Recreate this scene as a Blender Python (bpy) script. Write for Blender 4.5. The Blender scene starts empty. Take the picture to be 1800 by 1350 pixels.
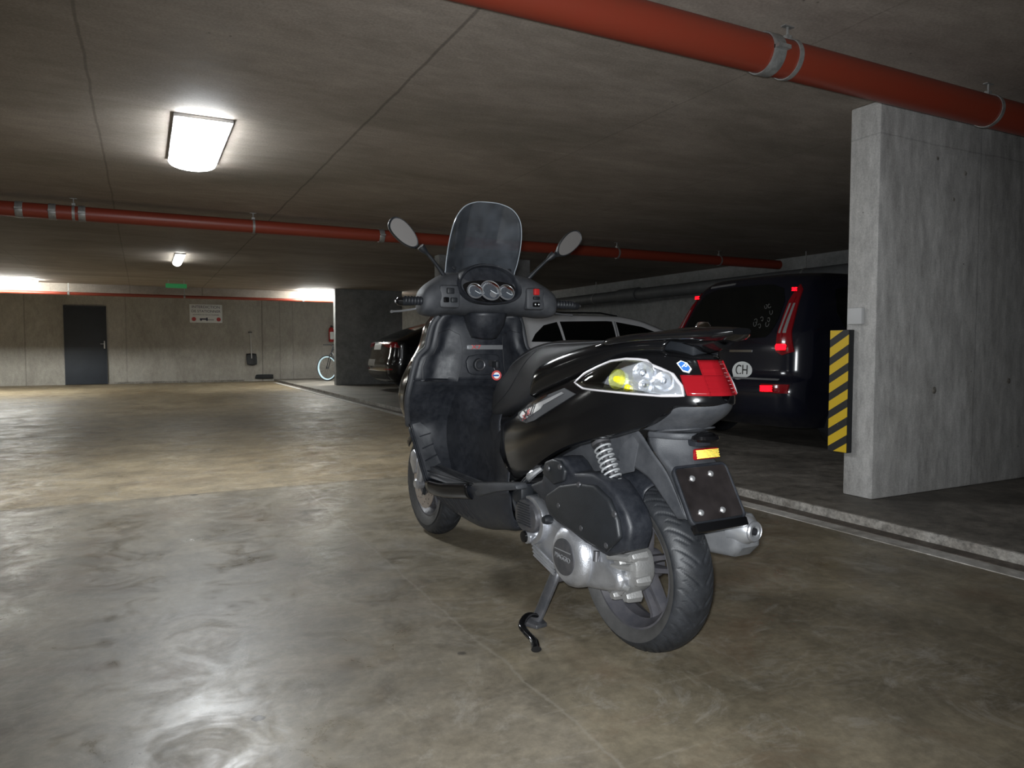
import bpy, bmesh, math, random
from mathutils import Vector, Matrix
from mathutils.bvhtree import BVHTree
random.seed(7)
PI = math.pi
SC = bpy.context.scene
COL = SC.collection

# ------------------------------------------------------------------ camera, world, exposure
cam_d = bpy.data.cameras.new('camera'); cam = bpy.data.objects.new('camera', cam_d); COL.objects.link(cam)
cam_d.sensor_width = 36; cam_d.lens = 1265 / 1800 * 36; cam_d.clip_start = .02; cam_d.clip_end = 200
cam.location = (0, 0, .94)
cam.rotation_euler = (math.radians(90 - 2.851), 0, math.radians(-27.167))
SC.camera = cam
w = bpy.data.worlds.new('world'); SC.world = w; w.use_nodes = True
w.node_tree.nodes['Background'].inputs[0].default_value = (.8, .9, 1, 1)
w.node_tree.nodes['Background'].inputs[1].default_value = .002
SC.view_settings.view_transform = 'Standard'; SC.view_settings.look = 'None'
SC.view_settings.exposure = 2.0; SC.view_settings.gamma = 1; SC.view_settings.use_curve_mapping = False
# the phone's flash, a small lamp just beside the lens
FLASH = 100
fl = bpy.data.lights.new('phone_flash', 'SPOT'); fl.energy = FLASH; fl.color = (.93, .97, 1); fl.shadow_soft_size = .022
fl.spot_size = math.radians(108); fl.spot_blend = 1
flo = bpy.data.objects.new('phone_flash', fl); COL.objects.link(flo)
flo.location = (-.022, .0, .965); flo.rotation_euler = (math.radians(85), 0, math.radians(-31))
LAMP = 18; LAMP_FAR = 46; LAMP_MID = 7.5

# ------------------------------------------------------------------ materials
def newmat(name):
    m = bpy.data.materials.new(name); m.use_nodes = True
    return m, m.node_tree, m.node_tree.nodes['Principled BSDF']
def N(t, k, **kw):
    n = t.nodes.new(k)
    for a, b in kw.items(): setattr(n, a, b)
    return n
def mat(name, col, rough=.5, metal=0, spec=.5, var=.0, vscale=8, bump=0, bscale=60, rvar=0, coat=0, coord='Object', dirt=None, dirtamt=.0):
    m, t, p = newmat(name)
    p.inputs['Base Color'].default_value = (*col, 1); p.inputs['Roughness'].default_value = rough
    p.inputs['Metallic'].default_value = metal; p.inputs['Specular IOR Level'].default_value = spec
    p.inputs['Coat Weight'].default_value = coat; p.inputs['Coat Roughness'].default_value = .06
    if var or bump or rvar or dirtamt:
        tc = N(t, 'ShaderNodeTexCoord')
    if var or rvar or dirtamt:
        n = N(t, 'ShaderNodeTexNoise'); n.inputs['Scale'].default_value = vscale; n.inputs['Detail'].default_value = 6; n.inputs['Roughness'].default_value = .65
        t.links.new(tc.outputs[coord], n.inputs['Vector'])
    if var or dirtamt:
        r = N(t, 'ShaderNodeValToRGB'); r.color_ramp.elements[0].position = .3; r.color_ramp.elements[1].position = .72
        c2 = dirt if dirt else tuple(min(1, c * (1 + var)) for c in col)
        k = dirtamt if dirt else 1
        c2 = tuple(col[i] * (1 - k) + c2[i] * k for i in range(3))
        r.color_ramp.elements[0].color = (*[c * (1 - var) for c in col], 1); r.color_ramp.elements[1].color = (*c2, 1)
        t.links.new(n.outputs['Fac'], r.inputs[0]); t.links.new(r.outputs[0], p.inputs['Base Color'])
    if rvar:
        mr = N(t, 'ShaderNodeMapRange'); mr.inputs[1].default_value = .3; mr.inputs[2].default_value = .7
        mr.inputs[3].default_value = max(.02, rough - rvar); mr.inputs[4].default_value = min(1, rough + rvar)
        t.links.new(n.outputs['Fac'], mr.inputs[0]); t.links.new(mr.outputs[0], p.inputs['Roughness'])
    if bump:
        b = N(t, 'ShaderNodeTexNoise'); b.inputs['Scale'].default_value = bscale; b.inputs['Detail'].default_value = 4
        bb = N(t, 'ShaderNodeBump'); bb.inputs['Strength'].default_value = bump; bb.inputs['Distance'].default_value = .002
        t.links.new(tc.outputs[coord], b.inputs['Vector']); t.links.new(b.outputs['Fac'], bb.inputs['Height']); t.links.new(bb.outputs[0], p.inputs['Normal'])
    return m
def emis(name, col, s):
    m, t, p = newmat(name)
    p.inputs['Base Color'].default_value = (*col, 1); p.inputs['Emission Color'].default_value = (*col, 1); p.inputs['Emission Strength'].default_value = s
    return m
def glass(name, tint, rough=.03, haze=0, hazecol=(.3, .3, .3)):
    """thin clear sheet: transparent body, fresnel reflection, optional dusty film"""
    m, t, p = newmat(name); t.nodes.remove(p)
    o = t.nodes['Material Output']; tr = N(t, 'ShaderNodeBsdfTransparent'); tr.inputs[0].default_value = (*tint, 1)
    g = N(t, 'ShaderNodeBsdfGlossy'); g.inputs['Roughness'].default_value = rough
    fr = N(t, 'ShaderNodeFresnel'); fr.inputs[0].default_value = 1.45
    mx = N(t, 'ShaderNodeMixShader'); t.links.new(fr.outputs[0], mx.inputs[0]); 
    last = tr
    if haze:
        d = N(t, 'ShaderNodeBsdfDiffuse'); d.inputs[0].default_value = (*hazecol, 1)
        mh = N(t, 'ShaderNodeMixShader')
        tc = N(t, 'ShaderNodeTexCoord'); n = N(t, 'ShaderNodeTexNoise'); n.inputs['Scale'].default_value = 14; n.inputs['Detail'].default_value = 8
        mr = N(t, 'ShaderNodeMapRange'); mr.inputs[1].default_value = .3; mr.inputs[2].default_value = .75; mr.inputs[3].default_value = haze * .6; mr.inputs[4].default_value = haze * 1.5
        t.links.new(tc.outputs['Object'], n.inputs['Vector']); t.links.new(n.outputs['Fac'], mr.inputs[0]); t.links.new(mr.outputs[0], mh.inputs[0])
        t.links.new(tr.outputs[0], mh.inputs[1]); t.links.new(d.outputs[0], mh.inputs[2]); last = mh
    t.links.new(last.outputs[0], mx.inputs[1]); t.links.new(g.outputs[0], mx.inputs[2]); t.links.new(mx.outputs[0], o.inputs[0])
    return m

def concrete(name, base, dark, light, rough=.8, scale=1.0, joints=None, panelvar=.0, stainw=.5, spots=True, bump=.35, rr=(.6, .9), streak=(1, 1, 1), flecks=False):
    """board-marked concrete; joints = list of (axis, position) thin lines in object space"""
    m, t, p = newmat(name); L = t.links
    tc = N(t, 'ShaderNodeTexCoord'); mp = N(t, 'ShaderNodeMapping'); mp.inputs['Scale'].default_value = streak; L.new(tc.outputs['Object'], mp.inputs[0])
    n1 = N(t, 'ShaderNodeTexNoise'); n1.inputs['Scale'].default_value = .9 * scale; n1.inputs['Detail'].default_value = 10; n1.inputs['Roughness'].default_value = .62; n1.inputs['Distortion'].default_value = .6
    n2 = N(t, 'ShaderNodeTexNoise'); n2.inputs['Scale'].default_value = 7 * scale; n2.inputs['Detail'].default_value = 10; n2.inputs['Roughness'].default_value = .72
    n3 = N(t, 'ShaderNodeTexNoise'); n3.inputs['Scale'].default_value = 90 * scale; n3.inputs['Detail'].default_value = 4
    L.new(mp.outputs[0], n1.inputs['Vector']); L.new(mp.outputs[0], n2.inputs['Vector']); L.new(tc.outputs['Object'], n3.inputs['Vector'])
    r1 = N(t, 'ShaderNodeValToRGB'); e = r1.color_ramp.elements; e[0].position = .33; e[1].position = .68; e[0].color = (*dark, 1); e[1].color = (*light, 1)
    k = e.new(.5); k.color = (*base, 1); L.new(n1.outputs['Fac'], r1.inputs[0])
    r2 = N(t, 'ShaderNodeValToRGB'); e = r2.color_ramp.elements; e[0].position = .35; e[1].position = .7; e[0].color = (1 - stainw * .5,) * 3 + (1,); e[1].color = (1 + stainw * .3,) * 3 + (1,)
    L.new(n2.outputs['Fac'], r2.inputs[0])
    mu = N(t, 'ShaderNodeMix', data_type='RGBA', blend_type='MULTIPLY'); mu.inputs[0].default_value = 1
    L.new(r1.outputs[0], mu.inputs[6]); L.new(r2.outputs[0], mu.inputs[7]); col = mu.outputs[2]
    r3 = N(t, 'ShaderNodeMapRange'); r3.inputs[1].default_value = .25; r3.inputs[2].default_value = .75; r3.inputs[3].default_value = .82; r3.inputs[4].default_value = 1.15
    L.new(n3.outputs['Fac'], r3.inputs[0])
    m3 = N(t, 'ShaderNodeMix', data_type='RGBA', blend_type='MULTIPLY'); m3.inputs[0].default_value = 1
    L.new(col, m3.inputs[6]); L.new(r3.outputs[0], m3.inputs[7]); col = m3.outputs[2]
    if spots:   # air holes and small chips
        v = N(t, 'ShaderNodeTexVoronoi'); v.inputs['Scale'].default_value = 9; L.new(tc.outputs['Object'], v.inputs['Vector'])
        n4 = N(t, 'ShaderNodeTexNoise'); n4.inputs['Scale'].default_value = 3; L.new(tc.outputs['Object'], n4.inputs['Vector'])
        mr = N(t, 'ShaderNodeMapRange'); mr.inputs[1].default_value = .04; mr.inputs[2].default_value = .07; mr.inputs[3].default_value = .45; mr.inputs[4].default_value = 1
        L.new(v.outputs['Distance'], mr.inputs[0])
        m4 = N(t, 'ShaderNodeMix', data_type='RGBA', blend_type='MULTIPLY')
        gt = N(t, 'ShaderNodeMath', operation='GREATER_THAN'); gt.inputs[1].default_value = .56; L.new(n4.outputs['Fac'], gt.inputs[0]); L.new(gt.outputs[0], m4.inputs[0])
        L.new(col, m4.inputs[6]); L.new(mr.outputs[0], m4.inputs[7]); col = m4.outputs[2]
    if flecks:
        for sc_, st_, lo_, am_ in ((3.2, (.5, 2.6, 1), .60, .55), (9, (.6, 2.2, 1), .62, .5)):
            mp2 = N(t, 'ShaderNodeMapping'); mp2.inputs['Scale'].default_value = st_; mp2.inputs['Rotation'].default_value = (0, 0, .15); L.new(tc.outputs['Object'], mp2.inputs[0])
            nf = N(t, 'ShaderNodeTexNoise'); nf.inputs['Scale'].default_value = sc_; nf.inputs['Detail'].default_value = 12; nf.inputs['Roughness'].default_value = .8; L.new(mp2.outputs[0], nf.inputs['Vector'])
            mf = N(t, 'ShaderNodeMapRange'); mf.inputs[1].default_value = lo_; mf.inputs[2].default_value = lo_ + .12; mf.inputs[3].default_value = 0; mf.inputs[4].default_value = am_; L.new(nf.outputs['Fac'], mf.inputs[0])
            mm_ = N(t, 'ShaderNodeMix', data_type='RGBA'); L.new(mf.outputs[0], mm_.inputs[0]); L.new(col, mm_.inputs[6]); mm_.inputs[7].default_value = (*[min(.8, c * 1.5) for c in light], 1); col = mm_.outputs[2]
    if joints:
        sx = N(t, 'ShaderNodeSeparateXYZ'); L.new(tc.outputs['Object'], sx.inputs[0])
        nj = N(t, 'ShaderNodeTexNoise'); nj.inputs['Scale'].default_value = 2.5; nj.inputs['Detail'].default_value = 5; L.new(tc.outputs['Object'], nj.inputs['Vector'])
        wob = N(t, 'ShaderNodeMath', operation='MULTIPLY_ADD'); wob.inputs[1].default_value = .03; wob.inputs[2].default_value = -.015; L.new(nj.outputs['Fac'], wob.inputs[0])
        for ax, pos, wd, val in joints:
            s = N(t, 'ShaderNodeMath', operation='ADD'); L.new(sx.outputs[ax], s.inputs[0]); L.new(wob.outputs[0], s.inputs[1])
            s2 = N(t, 'ShaderNodeMath', operation='SUBTRACT'); s2.inputs[1].default_value = pos; L.new(s.outputs[0], s2.inputs[0])
            ab = N(t, 'ShaderNodeMath', operation='ABSOLUTE'); L.new(s2.outputs[0], ab.inputs[0])
            mr = N(t, 'ShaderNodeMapRange'); mr.inputs[1].default_value = wd * .4; mr.inputs[2].default_value = wd; mr.inputs[3].default_value = val; mr.inputs[4].default_value = 1; L.new(ab.outputs[0], mr.inputs[0])
            mm = N(t, 'ShaderNodeMix', data_type='RGBA', blend_type='MULTIPLY'); mm.inputs[0].default_value = 1
            L.new(col, mm.inputs[6]); L.new(mr.outputs[0], mm.inputs[7]); col = mm.outputs[2]
    L.new(col, p.inputs['Base Color'])
    rm = N(t, 'ShaderNodeMapRange'); rm.inputs[1].default_value = .3; rm.inputs[2].default_value = .7; rm.inputs[3].default_value = rr[0]; rm.inputs[4].default_value = rr[1]
    L.new(n2.outputs['Fac'], rm.inputs[0]); L.new(rm.outputs[0], p.inputs['Roughness'])
    bp = N(t, 'ShaderNodeBump'); bp.inputs['Strength'].default_value = bump; bp.inputs['Distance'].default_value = .004
    L.new(n2.outputs['Fac'], bp.inputs['Height']); L.new(bp.outputs[0], p.inputs['Normal'])
    return m

M = {}
M['plastic'] = mat('matte_plastic', (.0115, .0135, .0185), .5, var=.25, vscale=30, bump=.25, bscale=500, rvar=.1, dirt=(.030, .032, .038), dirtamt=.45)
M['plastic2'] = mat('dusty_plastic', (.034, .037, .043), .6, var=.25, vscale=14, bump=.3, bscale=400, rvar=.1, dirt=(.072, .073, .078), dirtamt=.55)
M['plastic_dark'] = mat('dark_plastic', (.010, .0115, .014), .5, var=.2, vscale=20, bump=.2, bscale=400)
M['gloss'] = mat('black_paint', (.0045, .0045, .005), .13, spec=.42, rvar=.05, vscale=5)
M['seat'] = mat('seat_vinyl', (.022, .0225, .025), .40, bump=.5, bscale=900, var=.15, vscale=12)
M['rubber'] = mat('tyre_rubber', (.012, .0135, .016), .55, var=.35, vscale=22, bump=.2, bscale=300, dirt=(.030, .032, .037), dirtamt=.6)
M['side_rubber'] = mat('worn_sidewall_rubber', (.042, .041, .040), .7, var=.2, vscale=30)
M['rim'] = mat('rim_grey', (.045, .046, .055), .45, var=.2, vscale=14, dirt=(.11, .1, .1), dirtamt=.5)
M['alu'] = mat('cast_aluminium', (.5, .51, .54), .36, metal=.85, var=.15, vscale=12, bump=.35, bscale=260, rvar=.1)
M['alud'] = mat('dull_cast_aluminium', (.34, .34, .335), .5, metal=.55, var=.3, vscale=40, bump=.5, bscale=200, dirt=(.2, .19, .18), dirtamt=.6)
M['chrome'] = mat('chrome', (.8, .8, .82), .08, metal=1)
M['silver'] = mat('silver_trim', (.42, .43, .45), .3, metal=.7)
M['rimwhite'] = mat('lamp_rim_silver', (.62, .60, .62), .35, metal=.3)
M['spring'] = mat('spring_grey', (.42, .43, .44), .45, metal=.4, var=.2, vscale=30)
M['steel'] = mat('dark_steel', (.07, .075, .085), .42, metal=.5, var=.3, vscale=20, dirt=(.13, .12, .12), dirtamt=.6)
M['disc'] = mat('brake_disc_steel', (.40, .37, .34), .35, metal=.5, var=.25, vscale=60, dirt=(.3, .2, .15), dirtamt=.5)
M['muff'] = mat('muffler_grey', (.16, .165, .175), .5, metal=.3, var=.25, vscale=9, dirt=(.24, .24, .24), dirtamt=.6)
M['clear'] = glass('clear_lens', (.96, .97, .98), .03)
M['redlens'] = mat('red_lens', (.21, .006, .010), .14, coat=.3)
M['reflector_chrome'] = mat('lamp_reflector', (.80, .82, .86), .22, metal=.8, bump=1.0, bscale=70)
M['bulbtintbowl'] = mat('bulb_tinted_reflector', (.74, .78, .30), .28, metal=.7, bump=1.0, bscale=90)  # the bulb's yellow reflection is mixed into this bowl colour
M['amberbulb'] = mat('amber_bulb', (.85, .72, .02), .1, coat=.5)
M['screen'] = glass('smoked_screen', (.60, .62, .64), .06, haze=.17, hazecol=(.20, .22, .25))
M['screen_edge'] = mat('screen_edge', (.30, .33, .36), .2)
M['mirror'] = mat('dusty_mirror_glass', (.26, .245, .235), .3, metal=.55)
M['white'] = mat('white_print', (.72, .74, .74), .5)
M['black'] = mat('black_print', (.012, .012, .014), .5)
M['red'] = mat('red_plastic', (.42, .02, .02), .4)
M['redprint'] = mat('red_print', (.45, .05, .05), .45)
M['blue'] = mat('blue_enamel', (.03, .13, .42), .3)
M['gauge'] = mat('gauge_face', (.06, .068, .08), .5, var=.3, vscale=120)
M['bolt'] = mat('zinc_bolt', (.62, .63, .64), .35, metal=.8)
M['clearbox'] = glass('plate_cover', (.62, .56, .56), .16, haze=.10, hazecol=(.20, .17, .17))
M['carblack'] = mat('car_paint_black', (.004, .004, .006), .16, coat=.8)
M['carblue'] = mat('car_paint_midnight', (.006, .007, .014), .18, coat=.5)
M['carwhite'] = mat('car_paint_white', (.84, .85, .87), .25, coat=.6)
M['carglass'] = mat('dark_car_glass', (.004, .005, .005), .07, spec=.5)
M['cartrim'] = mat('car_trim_black', (.012, .012, .013), .5)
M['pipe'] = mat('red_pipe_paint', (.27, .040, .020), .42, var=.18, vscale=6, dirt=(.19, .035, .018), dirtamt=.8, bump=.15, bscale=60)
M['zinc'] = mat('galvanised_clamp', (.30, .30, .29), .45, metal=.5, var=.3, vscale=30)
M['duct'] = mat('grey_duct', (.10, .105, .11), .6, var=.2, vscale=5)
M['door'] = mat('door_paint', (.035, .042, .055), .55, var=.15, vscale=2)
M['lineprint'] = concrete('worn_line_paint', (.46, .44, .41), (.28, .26, .23), (.56, .54, .51), scale=3, stainw=.8, spots=False, rr=(.5, .8))
def floor_mat():
    """power-floated concrete: three pours of different tone, worn joints, swirls, scratches, oil drops, patchy gloss"""
    m, t, p = newmat('floor_concrete'); L = t.links
    tc = N(t, 'ShaderNodeTexCoord'); sx = N(t, 'ShaderNodeSeparateXYZ'); L.new(tc.outputs['Object'], sx.inputs[0])
    def noise(sc, det=8, ro=.6, di=0, scale=None, rot=0):
        n = N(t, 'ShaderNodeTexNoise'); n.inputs['Scale'].default_value = sc; n.inputs['Detail'].default_value = det; n.inputs['Roughness'].default_value = ro; n.inputs['Distortion'].default_value = di
        if scale:
            mp = N(t, 'ShaderNodeMapping'); mp.inputs['Scale'].default_value = scale; mp.inputs['Rotation'].default_value = (0, 0, rot); L.new(tc.outputs['Object'], mp.inputs[0]); L.new(mp.outputs[0], n.inputs['Vector'])
        else: L.new(tc.outputs['Object'], n.inputs['Vector'])
        return n.outputs['Fac']
    def rng(x, a, b, c, d):
        r = N(t, 'ShaderNodeMapRange'); r.inputs[1].default_value = a; r.inputs[2].default_value = b; r.inputs[3].default_value = c; r.inputs[4].default_value = d; L.new(x, r.inputs[0]); return r.outputs[0]
    def math_(op, a, b):
        n = N(t, 'ShaderNodeMath', operation=op)
        for i_, v in enumerate((a, b)):
            if isinstance(v, (int, float)): n.inputs[i_].default_value = v
            else: L.new(v, n.inputs[i_])
        return n.outputs[0]
    def mix(f, a, b, mode='MIX'):
        n = N(t, 'ShaderNodeMix', data_type='RGBA', blend_type=mode)
        for k_, v in ((0, f), (6, a), (7, b)):
            if isinstance(v, (int, float)): n.inputs[k_].default_value = v
            elif isinstance(v, tuple): n.inputs[k_].default_value = (*v, 1)
            else: L.new(v, n.inputs[k_])
        return n.outputs[2]
    wob = math_('MULTIPLY', math_('SUBTRACT', noise(2.2, 8, .75), .5), .10)
    X = math_('ADD', sx.outputs[0], wob); Y = math_('ADD', sx.outputs[1], wob)
    far = rng(Y, 4.97, 5.06, 0, 1); right = math_('MULTIPLY', rng(X, .90, .97, 0, 1), .8)
    big = noise(.75, 8, .62, .8); mid = noise(3.2, 10, .7, .5); fine = noise(28, 8, .75)
    A = mix(rng(big, .32, .68, 0, 1), (.122, .104, .076), (.200, .174, .132))       # near left pour, grey
    B_ = mix(rng(big, .32, .68, 0, 1), (.118, .099, .066), (.190, .160, .110))      # near right pour, brown olive
    C_ = mix(rng(noise(.55, 8, .6, .6, (1, .6, 1)), .34, .66, 0, 1), (.155, .118, .068), (.285, .232, .150))   # far pour, ochre
    col = mix(right, A, B_); col = mix(far, col, C_)
    col = mix(1, col, rng(mid, .35, .65, .66, 1.28), 'MULTIPLY')
    col = mix(1, col, rng(fine, .35, .65, .80, 1.18), 'MULTIPLY')
    # pale scuffs and float swirls
    sc1 = rng(noise(2.4, 12, .82, 2.6), .53, .66, 0, .5); sc2 = rng(noise(6, 8, .8, 0, (.35, 3.2, 1), .5), .57, .70, 0, .45)
    w_ = N(t, 'ShaderNodeTexWave', wave_type='RINGS'); w_.inputs['Scale'].default_value = 9; w_.inputs['Distortion'].default_value = 14; w_.inputs['Detail'].default_value = 6; w_.inputs['Detail Scale'].default_value = 1.2; L.new(tc.outputs['Object'], w_.inputs['Vector'])
    sw = math_('MULTIPLY', rng(w_.outputs['Fac'], .6, 1, 0, 1), rng(noise(1.1, 4), .50, .64, 0, .14))
    col = mix(sc1, col, (.30, .28, .245)); col = mix(sc2, col, (.27, .245, .205)); col = mix(sw, col, (.32, .30, .27))
    # rusty and dark stains, oil drops
    col = mix(rng(noise(1.3, 9, .75, 1.2, (1, 1, 1), 1), .52, .68, 0, .5), col, (.115, .075, .045))
    v = N(t, 'ShaderNodeTexVoronoi'); v.inputs['Scale'].default_value = 3.1; L.new(tc.outputs['Object'], v.inputs['Vector'])
    sc_ = N(t, 'ShaderNodeSeparateColor'); L.new(v.outputs['Color'], sc_.inputs[0])
    dist = math_('ADD', v.outputs['Distance'], math_('MULTIPLY', math_('SUBTRACT', noise(60, 4), .5), .05))
    rad = rng(sc_.outputs[0], .3, 1, .0, .10)
    drop = rng(math_('SUBTRACT', dist, rad), -.012, .0, .8, 0)
    col = mix(drop, col, (.045, .038, .03))
    # joints
    j1 = math_('MULTIPLY', rng(math_('ABSOLUTE', math_('SUBTRACT', Y, 5.015), 0), .004, .010, 1, 0), rng(noise(1.6, 5), .42, .55, .35, .95))
    j2 = math_('MULTIPLY', rng(math_('ABSOLUTE', math_('SUBTRACT', X, .94), 0), .002, .007, .3, 0), math_('SUBTRACT', 1, far))
    col = mix(j1, col, (.03, .026, .02)); col = mix(j2, col, (.26, .24, .2))
    L.new(col, p.inputs['Base Color'])
    ro = math_('ADD', rng(noise(4.5, 10, .75, 1.0), .35, .65, .26, .60), rng(big, .35, .65, .05, -.04)); ro = math_('ADD', ro, math_('MULTIPLY', far, .12)); L.new(ro, p.inputs['Roughness'])
    p.inputs['Specular IOR Level'].default_value = .5
    bp = N(t, 'ShaderNodeBump'); bp.inputs['Strength'].default_value = .16; bp.inputs['Distance'].default_value = .003
    L.new(math_('ADD', math_('MULTIPLY', mid, .6), math_('MULTIPLY', noise(15, 8, .7), .35)), bp.inputs['Height']); L.new(bp.outputs[0], p.inputs['Normal'])
    return m
M['floor'] = floor_mat()
M['platform'] = concrete('bay_concrete', (.17, .155, .132), (.115, .105, .09), (.225, .205, .178), scale=1.6, stainw=1., rr=(.5, .8), bump=.25)
M['kerb'] = concrete('kerb_concrete', (.30, .28, .25), (.17, .15, .13), (.38, .36, .33), scale=5, stainw=1.2, rr=(.6, .9))
M['gutter'] = concrete('gutter_concrete', (.10, .08, .065), (.06, .05, .04), (.15, .13, .11), scale=5, stainw=1.2, rr=(.6, .9))
CJ = [(0, -.22, .010, .65), (0, 1.29, .012, .55), (0, 2.82, .008, .8), (0, 4.28, .008, .8), (1, 4.82, .006, .85), (0, -1.75, .008, .8), (1, 11.0, .01, .85)]
M['ceiling'] = concrete('ceiling_concrete', (.31, .265, .225), (.235, .205, .17), (.38, .33, .285), scale=.9, stainw=.35, joints=CJ, rr=(.7, .9), bump=.12, streak=(.7, 1.6, 1), flecks=True)
M['wall'] = concrete('wall_concrete', (.40, .38, .34), (.32, .30, .265), (.46, .44, .40), scale=1.1, stainw=.35, bump=.15, joints=[(0, -2.6, .02, .7), (0, -.37, .02, .8), (0, 3.05, .02, .55), (0, 3.54, .02, .75), (0, 3.9, .02, .8)], rr=(.7, .9), streak=(1.6, 1, .7))
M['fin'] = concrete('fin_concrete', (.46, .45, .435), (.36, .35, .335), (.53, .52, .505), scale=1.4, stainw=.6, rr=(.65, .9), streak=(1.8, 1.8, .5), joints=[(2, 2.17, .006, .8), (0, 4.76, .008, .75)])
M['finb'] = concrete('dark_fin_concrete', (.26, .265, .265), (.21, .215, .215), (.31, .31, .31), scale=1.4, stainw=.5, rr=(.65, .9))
M['lampglow'] = emis('lamp_tube', (.93, .97, 1), LAMP)
M['lampglow2'] = emis('lamp_tube_far', (.98, 1, .95), LAMP_FAR)
M['lampglow4'] = emis('lamp_tube_dim', (.98, 1, .97), 3)
M['lampglow3'] = emis('lamp_tube_middle', (.98, 1, .97), LAMP_MID)
M['lampbody'] = mat('lamp_body', (.5, .5, .5), .5)
M['exit'] = emis('exit_sign_green', (.02, .16, .05), .14)

def stripes():
    m, t, p = newmat('hazard_stripes'); L = t.links
    tc = N(t, 'ShaderNodeTexCoord'); sx = N(t, 'ShaderNodeSeparateXYZ'); L.new(tc.outputs['Object'], sx.inputs[0])
    h = N(t, 'ShaderNodeMath', operation='ADD'); h.inputs[0].default_value = 0; L.new(sx.outputs[1], h.inputs[1])
    a = N(t, 'ShaderNodeMath', operation='MULTIPLY_ADD'); a.inputs[1].default_value = .62; L.new(h.outputs[0], a.inputs[0]); L.new(sx.outputs[2], a.inputs[2])
    d = N(t, 'ShaderNodeMath', operation='MULTIPLY'); d.inputs[1].default_value = 1 / .1085; L.new(a.outputs[0], d.inputs[0])
    f = N(t, 'ShaderNodeMath', operation='FRACT'); L.new(d.outputs[0], f.inputs[0])
    g = N(t, 'ShaderNodeMath', operation='GREATER_THAN'); g.inputs[1].default_value = .46; L.new(f.outputs[0], g.inputs[0])
    mx = N(t, 'ShaderNodeMix', data_type='RGBA'); mx.inputs[6].default_value = (.014, .014, .014, 1); mx.inputs[7].default_value = (.62, .41, .012, 1)
    L.new(g.outputs[0], mx.inputs[0]); L.new(mx.outputs[2], p.inputs['Base Color']); p.inputs['Roughness'].default_value = .5
    return m
M['stripes'] = stripes()

# ------------------------------------------------------------------ object helpers
def tag(o, label=None, cat=None, group=None, kind=None):
    if label: o['label'] = label
    if cat: o['category'] = cat
    if group: o['group'] = group
    if kind: o['kind'] = kind
    return o
def empty(name, loc, rz=0, label=None, cat=None, group=None):
    o = bpy.data.objects.new(name, None); COL.objects.link(o); o.location = loc; o.rotation_euler = (0, 0, rz); o.empty_display_size = .1
    return tag(o, label, cat, group)
def finish(bm, name, m, parent=None, smooth=True, angle=35, bevel=0, bseg=2, subsurf=0, solid=0, loc=None, label=None):
    me = bpy.data.meshes.new(name)
    bmesh.ops.remove_doubles(bm, verts=bm.verts, dist=1e-6)
    bmesh.ops.recalc_face_normals(bm, faces=bm.faces)
    if bevel:
        ed = [e for e in bm.edges if len(e.link_faces) == 2 and e.calc_face_angle(0) > math.radians(30)]
        bmesh.ops.bevel(bm, geom=ed, offset=bevel, offset_type='OFFSET', segments=bseg, profile=.5, affect='EDGES', clamp_overlap=True)
    if smooth:
        for f in bm.faces: f.smooth = True
        for e in bm.edges:
            if len(e.link_faces) == 2 and e.calc_face_angle(0) > math.radians(angle): e.smooth = False
    bm.to_mesh(me); bm.free(); me.materials.append(m)
    o = bpy.data.objects.new(name, me); COL.objects.link(o)
    if parent: o.parent = parent
    if loc: o.location = loc
    if solid:
        s = o.modifiers.new('s', 'SOLIDIFY'); s.thickness = solid; s.offset = 0
    if subsurf:
        s = o.modifiers.new('ss', 'SUBSURF'); s.levels = s.render_levels = subsurf
    if label: o['label'] = label
    return o
def BM(): return bmesh.new()
def add_box(bm, x0, x1, y0, y1, z0, z1, T=None):
    vs = [bm.verts.new((x, y, z)) for x in (x0, x1) for y in (y0, y1) for z in (z0, z1)]
    if T:
        for v in vs: v.co = T @ v.co
    for q in ((0, 1, 3, 2), (4, 6, 7, 5), (0, 4, 5, 1), (2, 3, 7, 6), (0, 2, 6, 4), (1, 5, 7, 3)): bm.faces.new([vs[i] for i in q])
    return vs
def box(name, x0, x1, y0, y1, z0, z1, m, parent=None, bevel=0, loc=None, T=None, label=None):
    bm = BM(); add_box(bm, x0, x1, y0, y1, z0, z1, T)
    return finish(bm, name, m, parent, bevel=bevel, loc=loc, label=label)
def basis(d):
    d = Vector(d).normalized(); u = d.orthogonal().normalized()
    if abs(d.z) < .95: u = Vector((0, 0, 1)).cross(d).normalized()
    return d, u, d.cross(u)
def add_tube(bm, pts, r, n=12, caps=True, closed=False, flat=None):
    """r: number or list; flat=(w,h) multipliers in the frame"""
    pts = [Vector(p) for p in pts]; R = r if isinstance(r, (list, tuple)) else [r] * len(pts)
    rings = []; u = None
    for i, p in enumerate(pts):
        a = pts[i - 1] if (i > 0 or closed) else p; b = pts[(i + 1) % len(pts)] if (i < len(pts) - 1 or closed) else p
        d = (b - a).normalized()
        if u is None: _, u, v = basis(d)
        else:
            u = (u - d * u.dot(d)).normalized()
        v = d.cross(u)
        fu, fv = flat if flat else (1, 1)
        rings.append([bm.verts.new(p + (u * math.cos(2 * PI * k / n) * fu + v * math.sin(2 * PI * k / n) * fv) * R[i]) for k in range(n)])
    m = len(rings)
    for i in range(m if closed else m - 1):
        A, B_ = rings[i], rings[(i + 1) % m]
        for k in range(n): bm.faces.new((A[k], A[(k + 1) % n], B_[(k + 1) % n], B_[k]))
    if caps and not closed:
        bm.faces.new(rings[0][::-1]); bm.faces.new(rings[-1])
def tube(name, pts, r, m, parent=None, n=12, closed=False, flat=None, label=None):
    bm = BM(); add_tube(bm, pts, r, n, closed=closed, flat=flat); return finish(bm, name, m, parent, label=label)
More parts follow.
